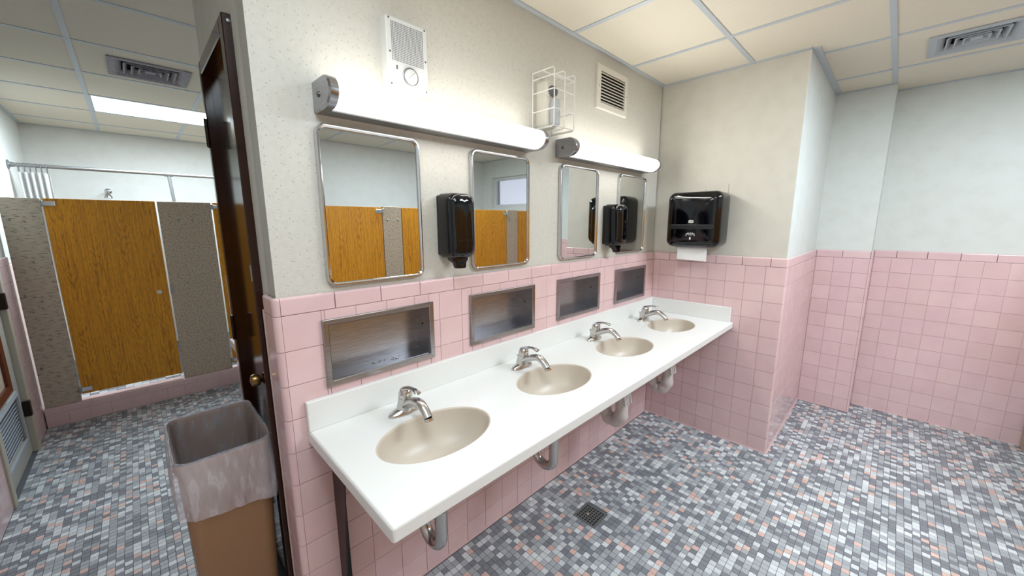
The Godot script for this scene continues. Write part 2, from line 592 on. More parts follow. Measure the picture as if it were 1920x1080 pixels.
func wainscot(wall: Node3D, o: Vector3, u: Vector3, n: Vector3, joints: Array, caps: Array, holes := [], rim_l := false, rim_r := false) -> void:
	# joints: positions of the vertical joints along u; caps: those of the cap row; holes: [u0, u1, y0, y1]
	var flip_rim: bool = u.cross(Vector3.UP).dot(n) < 0
	for r in 11:
		var y1 := CAPB - r * P
		var y0 := maxf(y1 - P, 0.002)
		for i in joints.size() - 1:
			var a: float = joints[i]
			var b: float = joints[i + 1]
			var rim := ""
			if rim_l and i == 0: rim += "l"
			if rim_r and i == joints.size() - 2: rim += "r"
			var cut := false
			for hh in holes:
				if b > hh[0] and a < hh[1] and y1 > hh[2] and y0 < hh[3]:
					cut = true
					lay(wall, o, u, n, a, minf(b, hh[0]), y0, y1)
					lay(wall, o, u, n, maxf(a, hh[1]), b, y0, y1)
					var ca := maxf(a, hh[0])
					var cb := minf(b, hh[1])
					lay(wall, o, u, n, ca, cb, maxf(y0, hh[3]), y1)
					lay(wall, o, u, n, ca, cb, y0, minf(y1, hh[2]))
			if not cut: lay(wall, o, u, n, a, b, y0, y1, rim)
	for i in caps.size() - 1:
		var rim := "t"
		if rim_l and i == 0: rim += "l"
		if rim_r and i == caps.size() - 2: rim += "r"
		lay(wall, o, u, n, caps[i], caps[i + 1], CAPB, CAPT, rim, "cap_tile")
	flip_rim = flip_rim

func steps(a: float, b: float, first: float, pitch: float) -> Array:
	var r := [a]
	var x := a + first
	while x < b - 0.012:
		r.append(x)
		x += pitch
	r.append(b)
	return r

func corner_trim(wall: Node3D, at: Vector3, d0: Vector3, d1: Vector3, r: float) -> void:   # rounded outside-corner pieces; d0 and d1 point along the two faces away from the corner
	for k in 12:
		var y1: float = CAPT if k == 0 else CAPB - (k - 1) * P
		var y0: float = CAPB if k == 0 else maxf(CAPB - k * P, 0.002)
		var h := y1 - y0 - GAP
		var rings := []
		var c := (d0 + d1) * r
		for q in (5 if k == 0 else 2):
			var ins := 0.0
			var yy := -h / 2 if q == 0 else h / 2
			if k == 0 and q > 0:
				var a := PI * 0.5 * (q - 1) / 3.0
				ins = 0.008 * (1 - cos(a))
				yy = h / 2 - 0.008 + 0.008 * sin(a)
			var ring := PackedVector3Array()
			for i in 7:
				var a := PI * 0.5 * i / 6.0
				ring.append(c - d0 * (r - ins) * sin(a) - d1 * (r - ins) * cos(a) + Vector3.UP * yy)
			ring.append(c - d0 * (r - 0.01) + Vector3.UP * yy)
			ring.append(c - d1 * (r - 0.01) + Vector3.UP * yy)
			rings.append(ring)
		loft(rings)
		pick_n = (pick_n * 73 + 41) % 1009
		part("corner_tile", M["pink_tile_%d" % (pick_n % 4)], wall, 40.0, at + Vector3.UP * (y0 + y1) * 0.5 - wall.position)

# ------------------------------------------------------------------ the setting
const T := 0.012     # tile face stands this far before the paint
const RECESS_Y := [0.944, 1.164]

func recess_x(i: int) -> float: return 0.660 + 0.5885 * i

func structure() -> void:
	# sink wall
	var w := thing("wall_front", "cream sink wall with pink tile wainscot, mirrors and shelf recesses", "wall", Vector3.ZERO, "", "structure")
	bx("plaster", M.textured_paint, w, Vector3(0.345, 1.20, -0.09), Vector3(2.772, HC + 0.02, -T))
	bx("grout_bed", M.pink_grout, w, Vector3(0.36, 0, -0.09), Vector3(2.772, RECESS_Y[0] + 0.012, -0.0035))
	bx("grout_bed", M.pink_grout, w, Vector3(0.36, RECESS_Y[1] - 0.012, -0.09), Vector3(2.772, CAPB, -0.0035))
	var xs := [0.36]
	var holes := []
	for i in 4:
		xs.append(recess_x(i) - 0.190); xs.append(recess_x(i) + 0.190)
		holes.append([recess_x(i) - 0.190, recess_x(i) + 0.190, RECESS_Y[0] + 0.012, RECESS_Y[1] - 0.012])
	xs.append(2.772)
	for i in 5:
		bx("grout_bed", M.pink_grout, w, Vector3(xs[2 * i], RECESS_Y[0] + 0.012, -0.09), Vector3(xs[2 * i + 1], RECESS_Y[1] - 0.012, -0.0035))
	wainscot(w, Vector3.ZERO, Vector3.RIGHT, Vector3.BACK, steps(0.35, 2.772, P, P), steps(0.35, 2.772, 0.155, 0.155), holes)
	bx("caulk_line", M.caulk, w, Vector3(0.35, 0, 0), Vector3(2.772, 0.005, 0.004))

	# chase end: corner strip, jamb strip, door opening between
	w = thing("wall_chase", "narrow cream and pink wall end holding the dark brown door", "wall", Vector3.ZERO, "", "structure")
	bx("plaster", M.wall_paint, w, Vector3(0.345, 1.20, -0.17), Vector3(0.40, HC + 0.02, -T - 0.0005))
	bx("plaster", M.wall_paint, w, Vector3(0.345, 2.03, -0.645), Vector3(0.40, HC + 0.02, -0.17))
	bx("plaster", M.wall_paint, w, Vector3(0.345, 1.20, -0.775), Vector3(0.40, HC + 0.02, -0.645))
	bx("plaster", M.wall_paint, w, Vector3(0.40, 1.20, -0.775), Vector3(2.0, HC + 0.02, -0.70))
	bx("grout_bed", M.pink_grout, w, Vector3(0.3355, 0, -0.155), Vector3(0.40, CAPB, -0.012))
	bx("grout_bed", M.pink_grout, w, Vector3(0.3355, 0, -0.768), Vector3(0.40, CAPB, -0.668))
	bx("grout_bed", M.pink_grout, w, Vector3(0.40, 0, -0.775), Vector3(2.0, CAPB, -0.70))
	var o := Vector3(0.332, 0, 0)
	wainscot(w, o, Vector3.BACK, Vector3.LEFT, [-0.112, -0.018], [-0.112, -0.018])
	corner_trim(w, Vector3(0.332, 0, 0.0), Vector3.RIGHT, Vector3.FORWARD, 0.018)
	corner_trim(w, Vector3(0.332, 0, -0.130), Vector3.RIGHT, Vector3.BACK, 0.018)
	wainscot(w, o, Vector3.BACK, Vector3.LEFT, [-0.762, -0.672], [-0.762, -0.672])
	corner_trim(w, Vector3(0.332, 0, -0.780), Vector3.RIGHT, Vector3.BACK, 0.018)

	# pillar block: end wall of the sink bay and its outer side
	w = thing("wall_right", "cream and pink pillar wall at the end of the sink counter", "wall", Vector3.ZERO, "", "structure")
	bx("plaster", M.wall_paint, w, Vector3(2.772 + T, 1.20, -0.9), Vector3(4.25, HC + 0.02, 0.7985))
	bx("plaster", M.pale_paint, w, Vector3(2.772 + T, 1.20, 0.7985), Vector3(4.25, HC + 0.02, 0.8127 - T))
	bx("grout_bed", M.pink_grout, w, Vector3(2.7755, 0, -0.9), Vector3(4.2, CAPB, 0.8092))
	var jz := []
	for k in range(8, -1, -1):
		jz.append(maxf(0.0, 0.8127 - k * P))
	wainscot(w, Vector3(2.772, 0, 0), Vector3.BACK, Vector3.LEFT, jz, steps(0.0, 0.8127, 0.115, 0.1525), [], false, true)
	wainscot(w, Vector3(0, 0, 0.8127), Vector3.RIGHT, Vector3.BACK, steps(2.7825, 3.852, P, P), steps(2.7825, 3.852, 0.155, 0.155))
	bx("caulk_line", M.caulk, w, Vector3(2.767, 0, 0), Vector3(2.772, 0.006, 0.8177))
	bx("caulk_line", M.caulk, w, Vector3(2.772, 0, 0.8127), Vector3(3.852, 0.006, 0.8177))
	# small marks left on the paint beside the towel dispenser
	bx("screw_hole", M.duct_black, w, Vector3(2.7837, 1.665, 0.318), Vector3(2.785, 1.669, 0.322))
	bx("scratch", M.grey_plastic, w, Vector3(2.7837, 1.58, 0.4525), Vector3(2.785, 1.70, 0.4545))

	# far right wall with its pilaster and the window behind the stalls
	w = thing("wall_far", "pale far right wall with pink wainscot, shallow pilaster and frosted window", "wall", Vector3.ZERO, "", "structure")
	bx("plaster", M.far_paint, w, Vector3(3.852 + T, 1.20, 0.70), Vector3(4.2, HC + 0.02, 1.135 - T))
	bx("grout_bed", M.pink_grout, w, Vector3(3.8555, 0, 0.70), Vector3(4.2, CAPB, 1.1315))
	var W := [2.46, 3.24, 1.685, 2.13]
	bx("plaster", M.far_paint, w, Vector3(4.06 + T, 1.20, 1.0), Vector3(4.25, HC + 0.02, W[0]))
	bx("plaster", M.far_paint, w, Vector3(4.06 + T, 1.20, W[1]), Vector3(4.25, HC + 0.02, 3.5))
	bx("plaster", M.far_paint, w, Vector3(4.06 + T, 1.20, W[0]), Vector3(4.25, W[2], W[1]))
	bx("plaster", M.far_paint, w, Vector3(4.06 + T, W[3], W[0]), Vector3(4.25, HC + 0.02, W[1]))
	bx("grout_bed", M.pink_grout, w, Vector3(4.0635, 0, 1.0), Vector3(4.25, CAPB, 3.5))
	wainscot(w, Vector3(3.852, 0, 0), Vector3.BACK, Vector3.LEFT, [0.8127, 0.921, 1.031, 1.120, 1.135], steps(0.8127, 1.135, 0.155, 0.155), [], false, true)
	wainscot(w, Vector3(0, 0, 1.135), Vector3.RIGHT, Vector3.BACK, [3.861, 3.965, 4.06], [3.861, 4.06])
	var jd := [1.135]
	for k in 8: jd.append(1.232 + k * P)
	wainscot(w, Vector3(4.06, 0, 0), Vector3.BACK, Vector3.LEFT, jd, steps(1.135, 2.0, 0.12, 0.155))
	bx("caulk_line", M.caulk, w, Vector3(3.847, 0, 0.8177), Vector3(3.852, 0.006, 1.14))
	bx("caulk_line", M.caulk, w, Vector3(4.055, 0, 1.14), Vector3(4.06, 0.006, 2.0))

	var win := thing("window_1", "frosted white-framed window high above the stalls, seen in a mirror", "window", Vector3(4.15, (W[2] + W[3]) / 2, (W[0] + W[1]) / 2), "", "structure")
	var turn := Basis(Vector3.UP, -PI / 2)
	frame_sweep(0.76, 0.425, 0.0, [Vector2(0.01, -0.02), Vector2(0.01, 0.02), Vector2(-0.035, 0.02), Vector2(-0.035, -0.02)])
	part("window_frame", M.white_plastic, win, 20.0, Vector3.ZERO, turn)
	cbox(Vector3(0, 0, 0), Vector3(0.71, 0.375, 0.006), 0.0)
	part("pane", M.window_pane, win, 20.0, Vector3.ZERO, turn)
	cbox(Vector3(0.30, 0, 0), Vector3(0.03, 0.37, 0.03), 0.002)
	part("mullion", M.zinc, win, 20.0, Vector3.ZERO, turn)

	# walls that close the place
	w = thing("wall_back", "white wall above the oak stalls behind the camera", "wall", Vector3.ZERO, "", "structure")
	bx("plaster", M.white_paint, w, Vector3(-0.7, 0, 3.43), Vector3(4.25, HC + 0.02, 3.58))
	w = thing("wall_rear", "white shower wall at the far end of the corridor", "wall", Vector3.ZERO, "", "structure")
	bx("plaster", M.white_paint, w, Vector3(-0.7, 0, -4.7), Vector3(2.2, HC + 0.02, -4.55))
	w = thing("wall_rear_right", "white side wall closing the shower room", "wall", Vector3.ZERO, "", "structure")
	bx("plaster", M.white_paint, w, Vector3(2.0, 0, -4.549), Vector3(2.15, HC + 0.02, -0.775))
	w = thing("wall_left", "left corridor wall with pink wainscot beside the louvred door", "wall", Vector3.ZERO, "", "structure")
	bx("plaster", M.white_paint, w, Vector3(-0.70, 1.20, -4.6), Vector3(-0.54 - T, HC + 0.02, -2.62))
	bx("plaster", M.white_paint, w, Vector3(-0.70, 2.09, -2.62), Vector3(-0.54 - T, HC + 0.02, -1.83))
	bx("plaster", M.white_paint, w, Vector3(-0.70, 1.20, -1.83), Vector3(-0.54 - T, HC + 0.02, 3.5))
	bx("grout_bed", M.pink_grout, w, Vector3(-0.70, 0, -4.6), Vector3(-0.5435, CAPB, -2.62))
	bx("grout_bed", M.pink_grout, w, Vector3(-0.70, 0, -1.83), Vector3(-0.5435, CAPB, 3.5))
	wainscot(w, Vector3(-0.54, 0, 0), Vector3.FORWARD, Vector3.RIGHT, [2.62, 2.73, 2.8395, 2.948], [2.62, 2.775, 2.948])
	wainscot(w, Vector3(-0.54, 0, 0), Vector3.FORWARD, Vector3.RIGHT, steps(0.6, 1.83, 0.0255 + P, P), steps(0.6, 1.83, 0.135, 0.155))

	floor_and_ceiling()

func in_floor(x: float, z: float) -> bool:
	if x < -0.54 or z > 3.43 or z < -2.94: return false
	if z < -0.0 and z > -0.78 and x > 0.333: return false
	if z < 0.0 and x > 2.0: return false
	if x > 2.772 and z < 0.8127: return false
	if x > 3.852 and z < 1.135: return false
	if x > 4.06: return false
	if absf(x - 1.548) < 0.066 and absf(z - 0.310) < 0.066: return false    # floor drain
	return true

func hidden_tile(p: Vector3) -> bool:        # behind the counter, the wall end or the bin, seen from the camera
	var c := Vector3(0.0717, 1.4654, 1.2391)
	var d := p - c
	var t := (0.80 - c.y) / d.y
	var q := c + d * t
	if q.x > 0.388 and q.x < 2.772 and q.z > 0.0 and q.z < 0.555: return true
	if p.z < 0.0:
		q = c + d * ((0.0 - c.z) / d.z)
		if q.x > 0.33: return true
	return false

func floor_and_ceiling() -> void:
	var f := thing("floor", "mosaic floor of small grey, white and salmon tiles", "floor", Vector3.ZERO, "", "structure")
	bx("grout_bed", M.floor_grout, f, Vector3(-0.75, -0.12, -4.7), Vector3(4.3, -0.0012, 3.6))
	cbox(Vector3(0, -0.002, 0), Vector3(FP - 0.0016, 0.004, FP - 0.0016), 0.0006)
	var tm := build(20.0)
	var cam := Vector3(0.0717, 1.4654, 1.2391)
	var view := Transform3D(Basis.from_euler(Vector3(-0.1717, -0.7813, -0.0035)), cam).affine_inverse()
	rng.seed = 77
	var near := []
	var rest := []
	var base := [Color(0.53, 0.545, 0.575), Color(0.695, 0.715, 0.735), Color(0.87, 0.89, 0.90), Color(0.885, 0.755, 0.715)]
	var x0 := -0.54 + FP / 2
	for i in 170:
		var x := x0 + i * FP
		for j in 250:
			var z := 3.43 - FP / 2 - j * FP
			var r := rng.randf()
			if not in_floor(x, z): continue
			var k := 0 if r < 0.33 else (1 if r < 0.70 else (2 if r < 0.925 else 3))
			var p := Vector3(x, 0, z)
			var q := view * p
			var shown := false
			if q.z < 0:
				var px := 960.0 + 710.3 * q.x / -q.z
				var py := 540.0 - 710.3 * q.y / -q.z
				shown = px > 0 and px < 1920 and py > 0 and py < 1080 and not hidden_tile(p)
			var item := [p, k, -q.z if shown else 99.0, rng.randf_range(0.88, 1.12), rng.randf_range(-0.0006, 0.0006)]
			if shown and q.z > -1.75: near.append(item)
			else: rest.append(item)
	near.sort_custom(func(a, b): return a[2] < b[2])
	while near.size() > 300: rest.append(near.pop_back())
	for it in near:
		inst("floor_tile", tm, M["floor_tile_%d" % it[1]], f, it[0], Basis(Vector3.UP, it[4] * 8.0))
	var mm := MultiMesh.new()
	mm.transform_format = MultiMesh.TRANSFORM_3D
	mm.use_colors = true
	mm.mesh = tm
	mm.instance_count = rest.size()
	for i in rest.size():
		var it: Array = rest[i]
		mm.set_instance_transform(i, Transform3D(Basis(Vector3.UP, it[4] * 8.0), it[0]))
		var c: Color = base[it[1]].srgb_to_linear()
		mm.set_instance_color(i, Color(c.r * it[3], c.g * it[3], c.b * it[3]))
	var mi := MultiMeshInstance3D.new()
	mi.name = "floor_tile_field"
	mi.multimesh = mm
	mi.material_override = M.floor_tile_field
	mi.set_meta("kind", "stuff")
	f.add_child(mi)

	var c := thing("ceiling", "suspended ceiling of cream panels in a grey metal grid", "ceiling", Vector3.ZERO, "", "structure")
	bx("deck", M.white_paint, c, Vector3(-0.75, HC + 0.06, -4.7), Vector3(4.3, HC + 0.16, 3.6))
	var gx := []
	for k in range(0, 9): gx.append(-0.632 + 0.591 * k)
	var gz := []
	for k in range(-9, 7): gz.append(0.528 + 0.583 * k)
	var pm := {}
	for i in gx.size() - 1:
		for j in gz.size() - 1:
			var a: float = maxf(gx[i], -0.56)
			var b: float = minf(gx[i + 1], 4.10)
			var p: float = maxf(gz[j], -4.56)
			var q: float = minf(gz[j + 1], 3.45)
			if b - a < 0.03 or q - p < 0.03: continue
			if a > 2.0 and q < 0.0: continue
			if (i == 1 or i == 2) and j == 2: continue       # shower light panel
			if i == 1 and (j == 9 or j == 10): continue  # opening for the added fill panel above the camera
			if (i == 4 or i == 5) and j == 11: continue      # washroom light panel
			if i == 1 and j == 4: continue                   # left ceiling diffuser is cut into this panel
			if i == 6 and j == 10: continue                  # right ceiling diffuser
			var key := "%d_%d" % [roundi((b - a) * 1000), roundi((q - p) * 1000)]
			if not pm.has(key):
				cbox(Vector3.ZERO, Vector3(b - a - 0.002, 0.012, q - p - 0.002), 0.0)
				pm[key] = build(20.0)
			inst("ceiling_panel", pm[key], M.ceiling_panel, c, Vector3((a + b) / 2, HC + 0.0085, (p + q) / 2))
	# panels with a square opening for the diffusers
	for d in [[gx[1], gx[2], gz[4], gz[5], 0.272, -2.120, 0.165], [gx[6], gx[7], gz[10], gz[11], 3.235, 1.405, 0.155]]:
		var h: float = d[6] - 0.01
		cbox(Vector3((d[0] + d[4] - h) / 2, HC + 0.0085, (d[2] + d[3]) / 2), Vector3(d[4] - h - d[0] - 0.001, 0.012, d[3] - d[2] - 0.002))
		cbox(Vector3((d[1] + d[4] + h) / 2, HC + 0.0085, (d[2] + d[3]) / 2), Vector3(d[1] - d[4] - h - 0.001, 0.012, d[3] - d[2] - 0.002))
		cbox(Vector3(d[4], HC + 0.0085, (d[2] + d[5] - h) / 2), Vector3(2 * h, 0.012, d[5] - h - d[2] - 0.001))
		cbox(Vector3(d[4], HC + 0.0085, (d[3] + d[5] + h) / 2), Vector3(2 * h, 0.012, d[3] - d[5] - h - 0.001))
		part("ceiling_panel", M.ceiling_panel, c, 20.0)
	# grid: main runners along x, cross tees along z
	for z in gz:
		if z < -4.5 or z > 3.42: continue
		var segs := [[-0.55, 4.06]]
		if z < 0.0: segs = [[-0.55, 2.0]]
		elif z < 0.8: segs = [[-0.55, 2.784]]
		elif z < 1.12: segs = [[-0.55, -0.041], [0.55, 3.864]]
		for s in segs: bx("runner", M.tee_metal, c, Vector3(s[0], HC - 0.001, z - 0.012), Vector3(s[1], HC + 0.004, z + 0.012))
	for x in gx:
		if x < -0.53 or x > 4.05: continue
		for j in gz.size() - 1:
			var p: float = maxf(gz[j], -4.55)
			var q: float = minf(gz[j + 1], 3.43)
			if q - p < 0.03: continue
			if x > 2.0 and q < 0.0: continue
			if absf(x - gx[2]) < 0.01 and j == 2: continue
			if absf(x - gx[5]) < 0.01 and j == 11: continue
			if x > 2.77: p = maxf(p, 0.80)
			if q - p < 0.03: continue
			bx("cross_tee", M.tee_metal, c, Vector3(x - 0.012, HC - 0.0005, p + 0.012), Vector3(x + 0.012, HC + 0.004, q - 0.012))
	# wall angles
	for a in [[0.345, 2.784, -T, 0.010], [2.772 + T, 3.864, 0.8127 - T, 0.835], [-0.552, 2.0, -4.55, -4.528], [-0.552, 4.07, 3.408, 3.43]]:
		bx("wall_angle", M.tee_metal, c, Vector3(a[0], HC - 0.003, a[2]), Vector3(a[1], HC + 0.004, a[3]))
	for a in [[2.762, 2.784, -T, 0.80], [3.842, 3.864, 0.80, 1.123], [4.05, 4.072, 1.123, 3.43], [-0.552, -0.530, -4.55, 3.43], [0.325, 0.345, -0.78, 0.0]]:
		bx("wall_angle", M.tee_metal, c, Vector3(a[0], HC - 0.0035, a[2]), Vector3(a[1], HC + 0.004, a[3]))

# ------------------------------------------------------------------ doors
func doors() -> void:
	# narrow chase door in the wall end (plane x = 0.345), opening z -0.645 .. -0.17
	var d := thing("door_1", "narrow dark brown painted door in the wall end beside the bin", "door", Vector3(0.345, 0, -0.41), "", "structure")
	bx("frame_jamb", M.brown_paint, d, Vector3(0.322, 0, -0.212), Vector3(0.40, 2.05, -0.165), 0.003)
	bx("frame_jamb", M.brown_paint, d, Vector3(0.322, 0, -0.664), Vector3(0.40, 2.05, -0.632), 0.003)
	bx("frame_head", M.brown_paint, d, Vector3(0.322, 2.005, -0.632), Vector3(0.40, 2.05, -0.212), 0.003)
	bx("leaf", M.brown_paint, d, Vector3(0.350, 0.01, -0.632), Vector3(0.385, 2.005, -0.212), 0.002)
	for y in [1.80, 1.045, 0.25]:
		bx("hinge", M.dark_bronze, d, Vector3(0.318, y - 0.05, -0.662), Vector3(0.3235, y + 0.05, -0.632), 0.001)
		X = Transform3D(Basis(), Vector3(0.318, y - 0.05, -0.632) - d.position)
		lathe([Vector2(0.006, 0), Vector2(0.006, 0.1)], 12)
		part("hinge_pin", M.dark_bronze, d)
	lathe([Vector2(0.017, 0), Vector2(0.017, 0.012), Vector2(0.010, 0.016), Vector2(0.010, 0.028), Vector2(0.019, 0.034), Vector2(0.022, 0.045), Vector2(0.019, 0.055), Vector2(0.004, 0.060)], 20, Vector3(0.350, 0.945, -0.225) - d.position, Vector3.LEFT)
	part("knob", M.old_brass, d)
	bx("strike_plate", M.zinc, d, Vector3(0.3205, 1.285, -0.182), Vector3(0.3235, 1.335, -0.168), 0.0005)
	lathe([Vector2(0.005, 0), Vector2(0.005, 0.003), Vector2(0.001, 0.004)], 10, Vector3(0.338, 2.03, -0.165) - d.position, Vector3.BACK)
	part("screw", M.zinc, d)

	# louvred door in the left wall
	var e := thing("door_2", "off-white door with a lower louvre at the left edge", "door", Vector3(-0.54, 0, -2.22), "", "structure")
	bx("frame_jamb", M.frame_paint, e, Vector3(-0.64, 0, -2.62), Vector3(-0.532, 2.09, -2.565), 0.003)
	bx("frame_jamb", M.frame_paint, e, Vector3(-0.64, 0, -1.885), Vector3(-0.532, 2.09, -1.83), 0.003)
	bx("frame_head", M.frame_paint, e, Vector3(-0.64, 2.035, -2.565), Vector3(-0.532, 2.09, -1.885), 0.003)
	var L := [-2.47, -1.98, 0.13, 0.43]
	bx("leaf", M.door_paint, e, Vector3(-0.60, 0.012, -2.562), Vector3(-0.56, 2.032, L[0]))
	bx("leaf", M.door_paint, e, Vector3(-0.60, 0.012, L[1]), Vector3(-0.56, 2.032, -1.888))
	bx("leaf", M.door_paint, e, Vector3(-0.60, 0.012, L[0]), Vector3(-0.56, L[2], L[1]))
	bx("leaf", M.door_paint, e, Vector3(-0.60, L[3], L[0]), Vector3(-0.56, 2.032, L[1]))
	bx("louvre_back", M.vent_dust, e, Vector3(-0.60, L[2], L[0]), Vector3(-0.592, L[3], L[1]))
	frame_sweep(0.49, 0.30, 0.0, [Vector2(0.022, 0.0), Vector2(0.022, 0.006), Vector2(-0.006, 0.009), Vector2(-0.006, 0.0)])
	part("louvre_frame", M.vent_grey, e, 20.0, Vector3(-0.56, 0.28, -2.225) - e.position, Basis(Vector3.UP, PI / 2))
	for k in 13:
		X = Transform3D(Basis(Vector3.BACK, 0.7), Vector3(-0.576, 0.145 + k * 0.0225, -2.225) - e.position)
		cbox(Vector3.ZERO, Vector3(0.026, 0.003, 0.488))
		part("slat", M.vent_grey, e, 20.0)
	for y in [0.30, 1.0, 1.8]:
		bx("hinge", M.dark_bronze, e, Vector3(-0.5585, y - 0.05, -2.585), Vector3(-0.5275, y + 0.05, -2.545), 0.002)
	var b := thing("framed_board", "red-brown wooden framed board hanging on the off-white door", "board", Vector3(-0.56, 0.90, -2.09))
	frame_sweep(0.38, 0.78, 0.0, [Vector2(0.0, 0.0), Vector2(0.0, 0.028), Vector2(-0.04, 0.022), Vector2(-0.04, 0.0)])
	part("wooden_frame", M.red_wood, b, 20.0, Vector3(0.001, 0, 0), Basis(Vector3.UP, PI / 2))
	cbox(Vector3(0, 0, 0.006), Vector3(0.31, 0.71, 0.008))
	part("board_panel", M.grey_laminate, b, 20.0, Vector3(0.001, 0, 0), Basis(Vector3.UP, PI / 2))

# ------------------------------------------------------------------ stalls
func bolt(parent: Node3D, at: Vector3, n: Vector3) -> void:
	lathe([Vector2(0.009, 0), Vector2(0.009, 0.002), Vector2(0.006, 0.005), Vector2(0.001, 0.006)], 12, at, n)
	part("bolt", M.zinc, parent)

func pilaster(label: String, x0: float, x1: float, y0: float, y1: float, z: float, face: float, m: Material, bolts: Array, latch := 0.0) -> void:
	var t := thing("stall_pilaster", label, "partition", Vector3((x0 + x1) / 2, y0, z), "grey laminate stall pilasters")
	cbox(Vector3(0, (y1 - y0) / 2, 0), Vector3(x1 - x0, y1 - y0, 0.026), 0.0015)
	part("panel", m, t, 20.0)
	for b in bolts: bolt(t, Vector3(b.x - t.position.x, b.y - y0, face * 0.013), Vector3(0, 0, face))
	if latch != 0.0:
		cbox(Vector3(latch * (x1 - x0) / 2 - latch * 0.008, 0.93 - y0, face * 0.016), Vector3(0.022, 0.075, 0.006), 0.001)
		part("latch_keeper", M.zinc, t, 20.0)

func stall_door(label: String, x0: float, x1: float, y0: float, y1: float, z: float, face: float, hinge: float) -> void:
	var t := thing("stall_door", label, "stall door", Vector3((x0 + x1) / 2, y0, z), "oak laminate stall doors")
	var h := y1 - y0
	cbox(Vector3(0, h / 2, 0), Vector3(x1 - x0, h, 0.024), 0.001)
	part("panel", M.oak_laminate, t, 20.0)
	for y in [h - 0.035, 0.035]:
		cbox(Vector3(hinge * ((x1 - x0) / 2 - 0.028), y, face * 0.016), Vector3(0.056, 0.032, 0.008), 0.002)
		part("hinge", M.chrome, t, 20.0)
		cbox(Vector3(hinge * ((x1 - x0) / 2 + 0.006), y, face * 0.0225), Vector3(0.016, 0.045, 0.015), 0.003)
		part("hinge_pivot", M.zinc, t, 20.0)
	X = Transform3D(Basis(), Vector3(-hinge * ((x1 - x0) / 2 - 0.057), 0.915 - y0, 0))
	lathe([Vector2(0.017, 0.012), Vector2(0.017, 0.016), Vector2(0.012, 0.022), Vector2(0.001, 0.024)], 20, Vector3.ZERO, Vector3(0, 0, face))
	part("latch_knob", M.cream_plastic, t)

